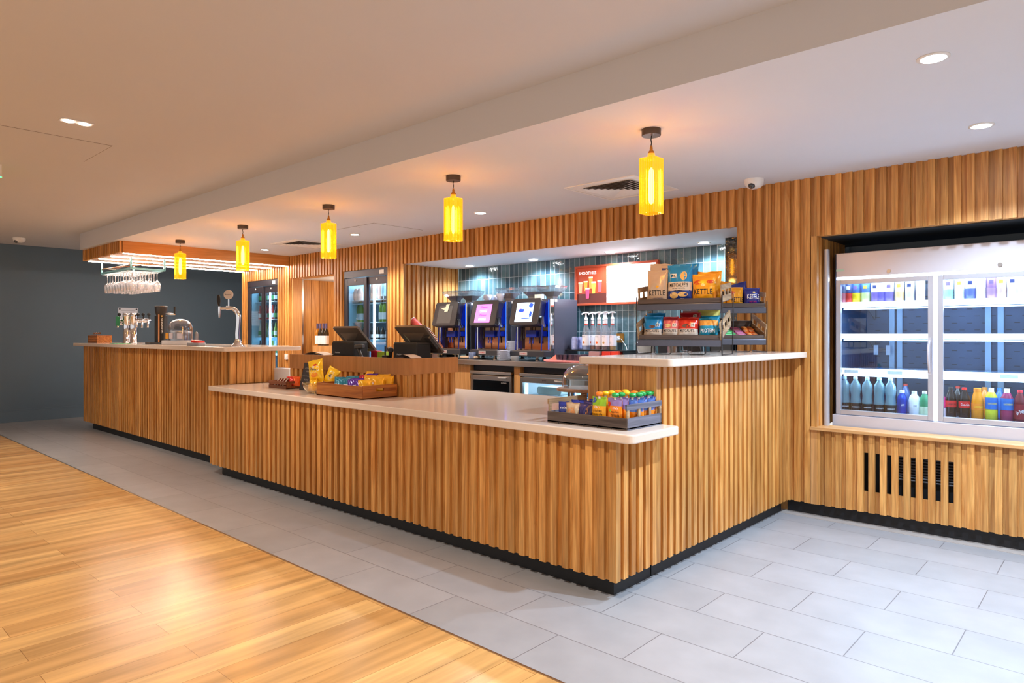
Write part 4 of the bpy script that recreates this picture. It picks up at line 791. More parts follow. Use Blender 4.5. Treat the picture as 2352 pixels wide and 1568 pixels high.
for k, px in enumerate(range(2372,2640,25)):
    x = aty(px,670,CY_).x
    if x < CX1-.06:
        t = thing('drink_can', 'slim white can on the top shelf beyond the right edge of the view', 'can', (x,CY_,CZ), 0, 'cans on the top shelf of the chilled cabinet'); mb = MB(); mb.lathe([(.024,0),(.028,.006),(.028,.138),(.024,.148)], 20); mb.build('body', M('can_b8'), t)
# bottles on the cabinet floor
BZ = .706; BYY = 2.49
WP_ = M('print_white_bright', (246,246,250), .5)
GW = glassy('water_bottle_plastic', (214,236,244), .26, .08, milk=.34, mcol=(160,205,218))
def drink(px, prof, bodym, label, capm, capz, labz=None, labm=None, word=None, wh=.012, lw=.06, wm=None, liquid=None, group='bottles on the floor of the chilled cabinet', y=BYY, lr=None, roll=0):
    x = aty(px,940,y).x; t = thing('drink_bottle', label, 'bottle', (x,y,BZ), 0, group)
    mb = MB(); mb.lathe(prof, 20); mb.build('body', bodym, t)
    if liquid: mb = MB(); mb.lathe([(r*.93,z*.98+.002) for r,z in prof if z < liquid[0]], 16); mb.build('liquid', liquid[1], t)
    mb = MB(); mb.lathe([(capz[0],capz[1]),(capz[0]*.97,capz[2])], 14); mb.build('cap', capm, t)
    if labz: mb = MB(); R_ = lr or max(r for r,z in prof)+.0006; mb.lathe([(R_,labz[0]),(R_,labz[1])], 20, cap=False); mb.build('label', labm, t)
    if word:
        R_ = (lr or max(r for r,z in prof))+.0012
        def wq(q): a = q.x/R_; return Vector((R_*math.sin(a+.35), -R_*math.cos(a+.35), q.z))
        text(word, wm or WP_, t, w=lw, h=wh, at=(0,0,(labz[0]+labz[1])/2), warp=wq, off=.015, roll=roll)
    return t
WB = [(.030,0),(.034,.005),(.034,.06),(.031,.085),(.029,.11),(.034,.15),(.031,.185),(.013,.215),(.013,.222)]
bl = M('black_label', (30,32,38), .4)
for k, px in enumerate([1940,1965,1992,2019.5,2045.5]):
    drink(px, WB, GW, ['clear water bottle with a black label, first from the left in the cabinet','clear water bottle with a black label, second from the left','clear water bottle with a black label, middle of the five','clear water bottle with a black label, fourth from the left','clear water bottle with a black label, beside the blue metal bottle'][k], M('clear_cap', (170,205,225), .2), (.014,.219,.24), (.004,.055), bl, 'HARROGATE', .008, .05)
AL = [(.026,0),(.030,.006),(.030,.095),(.026,.118),(.015,.135),(.015,.142)]
drink(2072, AL, M('blue_aluminium', (30,70,190), .25, .5), 'royal blue metal bottle with a white heart mark', WHITE, (.016,.14,.158), (.055,.07), M('blue_aluminium'), 'LIFE', .012, .02)
drink(2100, [(.028,0),(.033,.006),(.033,.095),(.028,.120),(.016,.136),(.016,.142)], M('white_bottle', (244,246,250), .3), 'white metal bottle beside the blue one', WHITE, (.016,.14,.156), (.05,.07), M('white_bottle'), 'LIFE', .012, .02, M('print_grey', (120,130,150), .5))
drink(2124, [(.028,0),(.031,.006),(.031,.09),(.026,.12),(.014,.14),(.014,.145)], M('green_liquid', (60,160,110), .2), 'green bottle with a white and lime label, right end of the left cabinet door', WHITE, (.015,.143,.16), (.005,.06), M('lime_label', (214,240,200), .4))
drink(2163, [(.025,0),(.027,.005),(.027,.09),(.022,.12),(.013,.14),(.013,.145)], M('pink_liquid', (230,60,140), .2), 'bright pink drink bottle at the left edge of the right cabinet door', WHITE, (.014,.143,.16), (.005,.06), M('pinkwhite_label', (246,220,232), .4))
PET = [(.026,0),(.031,.006),(.030,.04),(.031,.06),(.0315,.115),(.028,.14),(.014,.175),(.013,.182)]
CL = M('cola', (34,16,14), .12); rl = M('red_label', (214,34,34), .4)
drink(2184, PET, CL, 'cola bottle with a black cap and red label', BLACK, (.0145,.18,.195), (.068,.11), rl, 'Coca-Cola', .014, .05, BLACK)
drink(2215, PET, CL, 'cola bottle with a red cap and white-lettered red label', M('red_cap', (224,40,36), .35), (.0145,.18,.195), (.068,.11), rl, 'Coca-Cola', .014, .05)
OR_ = [(.028,0),(.033,.006),(.033,.10),(.029,.14),(.020,.17),(.020,.175)]
drink(2245, OR_, M('orange_liquid', (246,150,20), .2), 'orange energy drink bottle with an orange cap', M('orange_cap', (240,140,30), .35), (.021,.174,.195), (.06,.10), M('orange_label', (248,140,30), .4), 'LUCOZADE', .012, .05, M('yellow_print', (250,230,60), .4))
SP = [(.028,0),(.034,.006),(.034,.06),(.030,.08),(.034,.10),(.034,.14),(.022,.165),(.018,.175)]
bb = M('blue_label', (30,110,200), .4)
drink(2277, SP, M('yellow_liquid', (206,206,50), .2), 'sports drink bottle with yellow liquid and a blue sleeve', WHITE, (.014,.174,.20), (.07,.142), bb, 'LUCOZADE', .010, .05, M('yellow_print'))
drink(2313, SP, M('berry_liquid', (150,40,90), .2), 'sports drink bottle with berry liquid and a blue sleeve', WHITE, (.014,.174,.20), (.07,.142), bb, 'LUCOZADE', .010, .05, M('yellow_print'))
drink(2343, PET, M('dark_red_cola', (110,24,40), .15), 'dark red soft drink bottle with a red cap at the picture edge', M('pinkred_cap', (220,50,70), .35), (.0145,.18,.195), (.02,.11), M('maroon_label', (140,24,44), .4), 'Dr Pepper', .03, .06, roll=-.5)
for k, (px, c, lb) in enumerate([(2200,(30,18,16),'cola bottle in the second row behind the red-capped cola'),(2262,(240,140,30),'orange drink bottle in the second row'),(2296,(40,110,200),'blue sports drink bottle in the second row'),(2080,(60,90,150),'blue bottle in the second row behind the metal bottles'),(2385,(110,24,40),'dark red soft drink bottle just beyond the picture edge')]):
    drink(px, PET, M('second_%d'%k, c, .25), lb, M('capsecond_%d'%(k%3), [(200,60,50),(240,150,40),(60,140,220)][k%3], .4), (.0145,.18,.195), y=2.62 if k < 4 else BYY)
# ================================================================ PACKETS
from mathutils import noise
def bagsurf(w_, h, t_, seed, sag=0):
    def f(x, z, side=-1):
        u = max(-1, min(1, 2*x/w_)); v = max(0, min(1, z/h))
        pr = max(0, math.sin(PI*min(1, max(0, (v-.03)/.90))))**.5
        y = t_/2*(max(0, 1-abs(u)**3)**.6)*pr
        n = noise.noise(Vector((u*2.3+seed*3.1, v*3.2, seed)))*.10*t_*pr + noise.noise(Vector((u*6, v*9+seed, seed*2)))*.06*t_*pr + .0012*math.sin(u*40)*(1 if v > .93 else 0)
        return side*(y+n)
    return f
def bag(name, label, cat, loc, rz, w_, h, t_, mats, bands=None, words=(), decals=(), group=None, tilt=0, seed=1, roll=0, parent=None):
    """a pillow packet standing on z=0; bands: list of (v, material index) from the bottom"""
    t = thing(name, label, cat, loc, 0, group, rot=(tilt, roll, rz)); f = bagsurf(w_, h, t_, seed)
    nu, nv = 14, 22; vs = []; fs = []; ml = []
    bands = bands or [(1.01, 0)]
    for side in (-1, 1):
        for j in range(nv+1):
            v = j/nv
            for i in range(nu+1):
                u = -1+2*i/nu; pinch = 1-.07*math.sin(PI*v)+.02*noise.noise(Vector((v*5, seed, side)))
                x = u*w_/2*pinch; z = v*h + (.03*h*noise.noise(Vector((u*1.5, seed, 3))) if v > .9 else 0)
                vs.append((x, f(u*w_/2, v*h, side), z))
    o_ = (nu+1)*(nv+1)
    for sd in (0, 1):
        for j in range(nv):
            mi = next(b[1] for b in bands if (j+.5)/nv <= b[0])
            for i in range(nu):
                a = sd*o_+j*(nu+1)+i; fs.append((a, a+1, a+nu+2, a+nu+1)); ml.append(mi)
    for j in range(nv):
        for i in (0, nu): a = j*(nu+1)+i; fs.append((a, a+nu+1, o_+a+nu+1, o_+a)); ml.append(0)
    mb = MB(); mb.add(vs, fs, ml, True); mb.build('packet', mats, t)
    def wp(q): return Vector((q.x*(1-.07*math.sin(PI*max(0,min(1,q.z/h)))), f(q.x, q.z)-.0012, q.z))
    for body, m_, ww, hh, cx, cz, rl in words: text(body, m_, t, w=ww, h=hh, at=(cx, 0, cz), warp=lambda q: wp(q)+Vector((0,-.0011,0)), off=.008, roll=rl)
    for k, (kind, m_, cx, cz, rx, rz_) in enumerate(decals):
        n = 18; mb = MB(); 
        if kind == 'o': pts = [(cx+rx*math.cos(2*PI*i/n), cz+rz_*math.sin(2*PI*i/n)) for i in range(n)]
        else: pts = [(cx-rx+2*rx*i/4, cz-rz_) for i in range(5)]+[(cx+rx, cz-rz_+2*rz_*i/3) for i in (1,2)]+[(cx+rx-2*rx*i/4, cz+rz_) for i in range(5)]+[(cx-rx, cz+rz_-2*rz_*i/3) for i in (1,2)]
        vv = []
        for x, z in [(cx, cz)]+pts: q = wp(Vector((x, 0, z))); vv.append((q.x, q.y+.0005-.0001*k, q.z))
        L_ = len(pts); mb.add(vv, [(0, 1+i, 1+(i+1)%L_) for i in range(L_)]); mb.build('printed_patch', m_, t)
    return t
def foil(name, c=(200,200,200), r=.3): return M(name, c, r, .15, .08, 30, coat=.3)
INK = M('ink_black', (30,28,30), .5); INKW = M('ink_white', (244,242,240), .5); BLU = foil('packet_sky_blue', (20,140,210)); YEL = foil('packet_amber', (246,168,20)); NVB = foil('packet_navy', (34,40,130)); BEI = foil('packet_beige', (206,184,160)); TEA = foil('packet_teal', (30,140,170)); RED_ = foil('packet_red', (214,48,30)); PNK = foil('packet_pink', (230,112,108)); CRM = foil('packet_cream', (226,212,196)); MAG = M('ink_magenta', (214,50,140), .5); DBL = foil('packet_deep_blue', (20,60,150)); RPA = M('patch_red', (214,70,24), .5); POP = M('popcorn_print', (232,196,130), .6, var=.3, nscale=200); BRN = M('print_brown', (110,70,50), .6); POT = M('popcorn_pot', (240,190,110), .5)
# ---------------------------------------------------------------- racks
def rackbuild(name, label, x, y, rz):
    t = thing(name, label, 'display rack', (x, y, HT+.0), rz, 'wire snack racks')
    W_, D_ = .49, .28; RM = M('rack_metal', (60,58,60), .35, .7)
    for s in (-1, 1):
        xx = s*(W_/2+.004)
        mb = MB(); mb.tube([(xx,-.012,.003),(xx,-.012,.34)], .0035, 8); mb.tube([(xx,.285,.37),(xx,.29,.25),(xx,.27,.003)], .0035, 8)
        mb.tube([(xx,-.012,.005),(xx,-.005,.0045),(xx,.262,.0045),(xx,.27,.01)], .0035, 8); mb.build('side_frame', RM, t)
        mb = MB(); a = s*.10; mb.tube([(a-.05,.02,.08),(a-.05,.02,.012),(a-.04,.02,.0045),(a+.04,.02,.0045),(a+.05,.02,.012),(a+.05,.02,.08)], .003, 8); mb.build('foot_loop', RM, t)
    for k, (z0, tilt) in enumerate([(.062,.30),(.272,.12)]):
        Tm = Matrix.Translation((0,0,z0)) @ Matrix.Rotation(tilt,4,'X')
        mb = MB(); mb.box((-W_/2,.006,.026),(W_/2,D_,.030),0,Tm)
        tr = mb.build('tray_floor', GREYW, t)
        mb = MB(); mb.box((-W_/2,-.003,.028),(W_/2,.004,.055)); 
        for v in range(8): mb.v[v] = (mb.v[v][0], mb.v[v][1], mb.v[v][2]+z0)
        mb.build('front_board', GREYW, tr, bevel=.001)
        mb = MB(); mb.rbox((-W_/2,-.010,z0-.012),(W_/2,-.004,z0+.026), .004, 2, 0, None, axis=0); mb.build('ticket_rail', M('rail_grey', (84,86,98), .35, .3), tr)
        for s in (-1, 1):
            xx = s*(W_/2-.005); mb = MB()
            mb.box((xx-.004,.004,.026),(xx+.004,D_,.062),0,Tm); mb.box((xx-.004,.004,.095),(xx+.004,D_,.125),0,Tm)
            for q in range(4): mb.box((xx-.003,.008+q*.085,.06),(xx+.003,.030+q*.085,.10),0,Tm)
            mb.build('side_rail', PALEW if s < 0 or name == 'snack_rack' else GREYW, tr)
        mb = MB(); mb.box((-W_/2,D_-.008,.028),(W_/2,D_,.075),0,Tm); mb.build('back_board', GREYW, tr)
    def at(lx, ly, lz): return (x+lx*math.cos(rz)-ly*math.sin(rz), y+lx*math.sin(rz)+ly*math.cos(rz), HT+lz)
    return t, at
RA = math.radians(13); RB = math.radians(42)
_, atA = rackbuild('snack_rack', 'front two-tier wire snack rack on the raised counter, crisps above and popcorn below', -.18, .916, RA)
_, atB = rackbuild('snack_rack', 'rear two-tier wire snack rack on the raised counter, crisps above and bars below', -.218, 1.663, RB)
U0, L0 = .302, .094
G = 'crisp bags on the front rack'
def kw(c, w_, x=0, z=.075, rl=0): return [('KETTLE', c, w_, .030, x, z, rl)]
bag('crisp_bag', 'beige crisp bag with black lettering, front left of the upper tray', 'crisps', atA(-.14,.040,U0), RA, .128, .20, .06, [BEI], words=kw(INK,.10,.005,.062)+[('LIGHTLY SALTED',M('ink_blue',(60,80,140),.5),.06,.006,.01,.03,0)], decals=[('o',M('sun_yellow',(240,180,40),.5),.01,.098,.010,.007)], group=G, tilt=-.08, seed=1)
bag('crisp_bag', 'beige crisp bag standing behind the front beige one with its top folded', 'crisps', atA(-.155,.115,U0+.010), RA, .135, .235, .05, [BEI], group=G, tilt=-.05, seed=2, roll=.06, decals=[('r',M('ink_navy',(50,70,130),.5),.03,.20,.02,.008)])
bag('popcorn_bag', 'large sky blue popcorn bag in the middle of the upper tray', 'popcorn', atA(-.005,.045,U0), RA, .152, .225, .07, [BLU,CRM,DBL], [(.30,2),(.56,1),(1.01,0)], words=[("METCALFE'S",INK,.115,.022,0,.105,0),('SEA SALT POPCORN',INK,.08,.006,0,.085,0),('78',INK,.025,.014,-.035,.160,.1),('78',INKW,.02,.010,.02,.022,0)], decals=[('r',INKW,-.035,.160,.020,.012),('o',POT,.030,.158,.020,.026),('o',POP,-.03,.045,.026,.018),('o',POP,.025,.050,.03,.014),('r',INK,0,.071,.066,.003)], group=G, tilt=-.05, seed=3)
bag('popcorn_bag', 'sky blue popcorn bag peeking up behind the large blue one', 'popcorn', atA(.01,.125,U0+.012), RA, .15, .225, .05, [BLU], group=G, seed=4)
bag('crisp_bag', 'amber crisp bag with black lettering, front right of the upper tray of the front rack', 'crisps', atA(.135,.045,U0), RA, .138, .165, .06, [YEL], words=kw(INK,.11,0,.062), decals=[('o',RPA,-.035,.115,.024,.013),('o',M('star_pale',(250,226,150),.5),.0,.100,.012,.009),('o',RPA,.04,.118,.022,.010)], group=G, tilt=-.06, seed=5)
bag('crisp_bag', 'amber crisp bag standing second behind the amber one on the front rack', 'crisps', atA(.15,.12,U0+.010), RA, .14, .175, .05, [YEL], group=G, seed=6)
G = 'popcorn bags on the front rack'
mw = lambda n, x=0: [("METCALFE'S",INK,.088,.016,0,.046,0),(n,INK,.018,.013,.034+x,.080,0)]
bag('popcorn_bag', 'sky blue popcorn bag numbered 83 on the lower tray of the front rack', 'popcorn', atA(-.165,.040,L0), RA, .118, .135, .05, [BLU,CRM], [(.42,1),(1.01,0)], words=mw('83'), decals=[('r',M('patch_grey',(206,214,222),.5),.034,.080,.012,.010),('o',BRN,.000,.070,.020,.010)], group=G, tilt=-.1, seed=7)
bag('popcorn_bag', 'second sky blue popcorn bag behind the one numbered 83', 'popcorn', atA(-.17,.11,L0+.02), RA, .118, .135, .04, [BLU], words=[('83',INK,.018,.012,.034,.10,0)], decals=[('r',M('patch_grey'),.034,.10,.012,.010)], group=G, tilt=-.05, seed=8)
bag('popcorn_bag', 'pink popcorn bag numbered 82 on the lower tray', 'popcorn', atA(-.060,.045,L0), RA, .098, .130, .05, [PNK,CRM,M('packet_plum',(176,50,60),.4)], [(.45,1),(.80,0),(1.01,2)], words=[("METCALFE'S",INK,.078,.015,0,.046,0),('82',INK,.018,.012,.028,.080,0)], decals=[('r',M('patch_cream',(240,222,200),.5),.028,.080,.012,.010),('o',POP,-.012,.076,.02,.012)], group=G, tilt=-.08, seed=9)
bag('popcorn_bag', 'red popcorn bag numbered 85 on the lower tray', 'popcorn', atA(.043,.038,L0), RA, .122, .125, .05, [RED_,CRM], [(.46,1),(1.01,0)], words=mw('85'), decals=[('r',CRM,.034,.080,.012,.012),('o',BRN,-.008,.074,.022,.012)], group=G, tilt=-.12, seed=10)
bag('popcorn_bag', 'dark red popcorn bag standing behind the one numbered 85', 'popcorn', atA(.040,.11,L0+.02), RA, .122, .135, .04, [M('packet_dark_red',(160,22,30),.3)], words=[('80',INK,.016,.010,.03,.115,0)], decals=[('r',CRM,.03,.115,.011,.008)], group=G, seed=11)
bag('popcorn_bag', 'teal protein snack bag on the lower tray, right end', 'popcorn', atA(.160,.045,L0), RA, .112, .118, .05, [TEA,M('nuts_print',(226,150,60),.5,var=.4,nscale=150)], [(.62,0),(.90,1),(1.01,0)], words=[('PROTEIN',INKW,.085,.022,0,.046,0)], group=G, tilt=-.08, seed=12)
bag('popcorn_bag', 'teal snack bag standing behind the protein one', 'popcorn', atA(.155,.12,L0+.02), RA, .11, .115, .04, [TEA], group=G, seed=13)
bag('popcorn_bag', 'pale yellow snack bag at the back of the lower tray, right', 'popcorn', atA(.13,.19,L0+.045), RA, .13, .125, .04, [M('packet_lemon',(226,214,110),.4)], group=G, seed=14)
bag('popcorn_bag', 'pale pink snack bag at the back of the lower tray, middle', 'popcorn', atA(.03,.20,L0+.045), RA, .12, .125, .04, [M('packet_pale_pink',(226,176,176),.4)], group=G, seed=15)
G = 'crisp bags on the rear rack'
bag('crisp_bag', 'amber crisp bag with black lettering on the rear rack, in front of a leaning one', 'crisps', atB(.055,.045,U0), RB, .115, .135, .05, [YEL], words=kw(INK,.085,.012,.050), decals=[('o',RPA,-.025,.095,.022,.013)], group=G, tilt=-.06, seed=16)
bag('crisp_bag', 'navy crisp bag with white lettering at the right end of the rear rack', 'crisps', atB(.170,.045,U0), RB, .112, .130, .05, [NVB], words=kw(INKW,.085,.004,.070)+[('SWEET CHILLI',MAG,.05,.010,.0,.035,0)], decals=[('o',M('star_pale'),.012,.100,.010,.006)], group=G, tilt=-.10, seed=17)
bag('crisp_bag', 'navy crisp bag slumped sideways behind the lettered navy one', 'crisps', atB(.130,.13,U0+.02), RB, .125, .150, .05, [NVB], group=G, tilt=.1, seed=18, roll=-.25)
bag('crisp_bag', 'amber crisp bag at the left of the rear rack, behind the front rack', 'crisps', atB(-.055,.06,U0), RB, .115, .155, .05, [YEL], decals=[('o',M('patch_deep_red',(170,40,30),.5),.02,.09,.022,.02)], group=G, tilt=-.03, seed=19)
bag('crisp_bag', 'amber crisp bag at the back of the rear rack', 'crisps', atB(.0,.14,U0+.015), RB, .15, .165, .05, [YEL], group=G, seed=20, roll=.1)
# wrapped bars lying in the tilted lower tray of the rear rack
def bar(lx, ly, ang, c, label, k, L_=.115, w_=.036):
    p = atB(lx, ly*math.cos(.30), .062+.031*math.cos(.30)+ly*math.sin(.30)+.0015); t = thing('snack_bar', label, 'bar', p, 0, 'wrapped bars in the rear rack', rot=(.30, 0, RB))
    Tm = Matrix.Rotation(ang,4,'Z'); mb = MB(); mb.rbox((-L_/2+.01,-w_/2,0),(L_/2-.01,w_/2,.014), .006, 3, 0, Tm, axis=0); mb.box((-L_/2,-w_/2,.006),(-L_/2+.012,w_/2,.008),0,Tm); mb.box((L_/2-.012,-w_/2,.006),(L_/2,w_/2,.008),0,Tm); mb.build('wrapper', foil('bar_%s'%k, c), t)
    mb = MB(); mb.box((-L_*.3,-w_*.28,.0143),(L_*.25,w_*.28,.0150),0,Tm); mb.build('printed_patch', M('bar_patch_%s'%k, tuple(min(255,v+50) for v in c), .5), t)
GN = (90,210,120)
for k in range(4): bar(.012, .04+.045*k, 0, GN, ['green wrapped bar nearest the front of the rear rack tray','green wrapped bar, second row back in the rear rack','green wrapped bar, third row back in the rear rack','green wrapped bar at the back of the rear rack tray'][k], 'green')
for k in range(5): bar(.100, .035+.042*k, 0, (206,120,150) if k % 2 else (190,90,140), ['mauve wrapped bar at the front of the middle stack in the rear rack','pink wrapped bar second in the middle stack of the rear rack','mauve wrapped bar third in the middle stack of the rear rack','pink wrapped bar fourth in the middle stack of the rear rack','mauve wrapped bar at the back of the middle stack in the rear rack'][k], 'pink%d'%(k%2), .07)
for k in range(6): bar(.158+.036*(k%2)+.012*(k//4), .06+.072*(k//2), PI/2, (240,116,30), ['orange wrapped bar front left of the orange group in the rear rack','orange wrapped bar front right of the orange group in the rear rack','orange wrapped bar middle left of the orange group','orange wrapped bar middle right of the orange group','orange wrapped bar back left of the orange group','orange wrapped bar back right of the orange group'][k], 'orange', .075, .032)
# ---------------------------------------------------------------- grey crate on the low counter
t = thing('wooden_crate', 'grey-stained slatted crate of baby food on the near end of the low counter', 'crate', (-.226,.068,LT))
W2, D_ = .24, .32
mb = MB(); mb.box((-W2,0,.006),(W2,D_,.012)); mb.build('base', GREYW, t)
mb = MB(); mb.box((-W2,0,0),(W2,.010,.058)); mb.build('front_board', GREYW, t, bevel=.001)
mb = MB(); 
for q in range(5): mb.box((-W2+.07+.08*q,-.0008,.0),(-W2+.076+.08*q,.0005,.013))
mb.build('notch', BLACK, t)
mb = MB(); mb.box((-W2,D_-.010,0),(W2,D_,.058)); mb.build('back_board', GREYW, t, bevel=.001)
for s in (-1,1):
    x = s*(W2-.005); gm = wood('grey_crate_side', (84,84,96), (118,118,132), axis='Y', rough=.6)
    mb = MB(); mb.box((x-.005,.010,0),(x+.005,D_-.01,.058)); mb.build('side_board', gm, t, bevel=.001)
    mb = MB(); mb.box((x-.005,.0,.095),(x+.005,D_,.122)); mb.build('side_rail', gm if s > 0 else PALEW, t, bevel=.001)
    for q in range(4): mb = MB(); mb.box((x-.004,.006+.098*q,.056),(x+.004,.024+.098*q,.097)); mb.build('side_post', PALEW, t)
def pouch(lx, ly, label, mats, bands, cap, words=(), decals=(), seed=1, h=.135, w_=.085):
    t = bag('food_pouch', label, 'pouch', (-.226+lx, .068+ly, LT+.012), 0, w_, h, .035, mats, bands, words, decals, 'capped food pouches in the grey crate', seed=seed, tilt=-.03)
    mb = MB(); mb.lathe([(.007,h-.008),(.007,h+.012)], 10); mb.build('spout', WHITE, t)
    mb = MB(); mb.lathe([(.010,h+.004),(.017,h+.007),(.019,h+.016),(.016,h+.023),(.006,h+.026)], 14); mb.build('cap', cap, t)
OP_ = foil('pouch_orange', (246,140,20)); YP = foil('pouch_yellow', (250,176,24)); LG = foil('pouch_lime', (150,200,50)); BP = foil('pouch_blue', (90,130,210)); PP = foil('pouch_lilac', (150,130,190))
CO = M('cap_orange', (250,130,20), .2, coat=.5); CYL = M('cap_yellow', (252,196,30), .2, coat=.5); CG = M('cap_green', (20,160,70), .2, coat=.5)
BRI = M('ink_dark_brown', (90,50,20), .5)
pouch(.058,.035,'lime-topped orange pouch of chicken casserole, front of the crate',[YP,LG],[(.70,0),(1.01,1)],CO,[("Ella's",INKW,.035,.011,0,.086,0),('chicken',BRI,.055,.013,0,.069,0),('casserole',BRI,.062,.012,0,.053,0)],[('o',M('badge_blue',(60,90,170),.5),-.028,.118,.016,.012)],1)
pouch(.150,.035,'orange pouch of apples and carrots with a green cap, front of the crate',[OP_,PP],[(.72,0),(1.01,1)],CG,[("Ella's",INKW,.03,.011,.012,.088,0),('apples',BRI,.045,.012,.01,.069,0),('carrots',BRI,.05,.012,.01,.053,0)],[('o',RED_,-.03,.105,.012,.012),('o',LG,-.02,.075,.007,.006)],2)
k = 0
for lx, ly, mm, cp, lb in [(.060,.085,YP,CYL,'orange pouch with a yellow cap, second in the left column'),(.062,.135,YP,CYL,'orange pouch with a yellow cap, third in the left column'),(.066,.185,YP,CO,'orange pouch with an orange cap, fourth in the left column'),(.075,.24,YP,CYL,'orange pouch with a yellow cap, at the back of the left column'),
    (.155,.08,PP,CG,'lilac pouch with a green cap behind the apples and carrots one'),(.140,.15,YP,CYL,'orange pouch with a yellow cap, behind the lilac one'),(.150,.205,OP_,CO,'orange pouch with an orange cap, near the back of the middle column'),(.165,.26,YP,CYL,'orange pouch with a yellow cap, at the back of the middle column')]:
    k += 1; pouch(lx, ly, lb, [OP_, mm], [(.6,0),(1.01,1)], cp, seed=3+k)
for k, ly in enumerate([.115,.16,.205,.25,.28]):
    pouch(.196+.008*(k%2), ly, ['blue-topped pouch with a green cap, front of the right column','blue-topped pouch with a green cap, second in the right column','blue-topped pouch with a green cap, third in the right column','blue-topped pouch with a green cap, fourth in the right column','blue-topped pouch with a green cap, at the back right corner'][k], [OP_,BP], [(.5,0),(1.01,1)], CG, seed=20+k, h=.132, w_=.06)
for k, (lx, ly, m_, lb, rz_) in enumerate([(-.165,.05,foil('sachet_blue',(44,60,150)),'blue and cream baby food sachet at the left front of the crate',.2),(-.115,.045,foil('sachet_tan',(206,176,140)),'tan sachet with a round picture at the front of the crate',.1),(-.06,.06,foil('sachet_indigo',(60,54,120)),'indigo sachet beside the tan one',-.3),(-.02,.05,foil('sachet_violet',(50,36,80)),'dark violet sachet with an orange mark, left of the casserole pouch',-.5),(-.14,.13,foil('sachet_blue'),'blue sachet in the second row of the crate',.3),(-.08,.13,foil('sachet_indigo'),'indigo sachet in the second row of the crate',-.2),(-.02,.13,foil('sachet_violet'),'dark violet sachet in the second row of the crate',0),(-.10,.22,foil('sachet_blue'),'blue sachet near the back of the crate',0)]):
    bag('food_sachet', lb, 'sachet', (-.226+lx,.068+ly,LT+.012), rz_, .08, .095 if k < 4 else .10, .03, [m_, CRM], [(.35,1),(1.01,0)] if k == 0 else None, [('mini',INKW,.045,.014,0,.065,0)] if k == 0 else (), [('o',M('dish_print',(226,150,90),.5,var=.4,nscale=120),.0,.045,.024,.024)] if k in (1,3) else (), 'flat sachets in the grey crate', -.08, 40+k)
# ---------------------------------------------------------------- big snack box by the tills
bx0, bx1, by0, by1 = -2.738, -2.163, .118, .425
t = thing('wooden_box', 'large varnished wooden box of snack bags beside the tills', 'crate', ((bx0+bx1)/2, by0, LT)); w2 = (bx1-bx0)/2; dd = by1-by0
mb = MB(); mb.box((-w2,0,0),(w2,dd,.008)); mb.build('base', CRATE, t)
mb = MB(); mb.box((-w2,0,0),(w2,.010,.093)); mb.build('front_board', CRATE, t, bevel=.001)
mb = MB(); mb.box((-w2,dd-.010,0),(w2,dd,.093)); mb.build('back_board', CRATE, t, bevel=.001)
cy = wood('crate_side_wood', (150,82,28), (192,120,52), axis='Y', rough=.5)
for s in (-1,1):
    x = s*(w2-.005); mb = MB(); mb.box((x-.005,.01,.0),(x+.005,dd-.01,.050)); mb.box((x-.005,.01,.072),(x+.005,dd-.01,.096)); mb.box((x-.005,.01,.05),(x+.005,dd*.40,.072)); mb.box((x-.005,dd*.62,.05),(x+.005,dd-.01,.072)); mb.build('side_board', cy, t, bevel=.001)
def sbag(lx, ly, c, label, seed, z=.03, rz_=.85, w_=.085, h=.105, t_=.040, tilt=-.30):
    bag('snack_bag', label, 'snack bag', (bx0+lx, by0+ly, LT+z+.014+.006*(seed%3)), rz_+.25*((seed*7)%5-2)*.3, w_, h, t_, [foil('snack_'+c[0], c[1]), M('ink_pale', (226,220,226), .5)], [(.35,0),(.5,1 if seed%3 else 0),(1.01,0)], group='small %s snack bags in the wooden box' % c[0], tilt=tilt, seed=seed)
TE, PU, YE, RE = ('teal',(30,124,150)), ('purple',(92,40,160)), ('yellow',(240,176,20)), ('red',(190,30,50))
o4 = ['first','second','third','fourth','fifth','sixth']
for k in range(4): sbag(.20+.038*k, .065, TE, '%s teal snack bag from the left in the front row of the box' % o4[k], 50+k, z=.012)
for k in range(4): sbag(.36+.034*k, .070, PU, '%s purple snack bag from the left in the front row of the box' % o4[k], 60+k, z=.012)
for k in range(2): sbag(.49+.035*k, .075, YE, '%s yellow snack bag from the left in the front row of the box' % o4[k], 66+k, z=.012)
for k in range(4): sbag(.20+.038*k, .165, TE, '%s teal snack bag from the left in the middle row of the box' % o4[k], 70+k, z=.018)
for k in range(2): sbag(.35+.034*k, .18, RE, '%s red snack bag from the left in the middle row of the box' % o4[k], 76+k, z=.030)
for k in range(5): sbag(.415+.030*k, .175, YE, '%s yellow snack bag from the left in the middle row of the box' % o4[k], 80+k, z=.028)
for k in range(3): sbag(.34+.036*k, .255, PU, '%s purple snack bag from the left in the back row of the box' % o4[k], 86+k, z=.034)
for k in range(4): sbag(.44+.030*k, .255, YE, '%s yellow snack bag from the left in the back row of the box' % o4[k], 90+k, z=.036)
sbag(.25, .265, YE, 'yellow and white snack bag lying at the back left of the box', 95, z=.05, rz_=.2, tilt=-.4)
QY = foil('quaver_yellow', (248,196,20)); QL = foil('quaver_pale', (240,214,170))
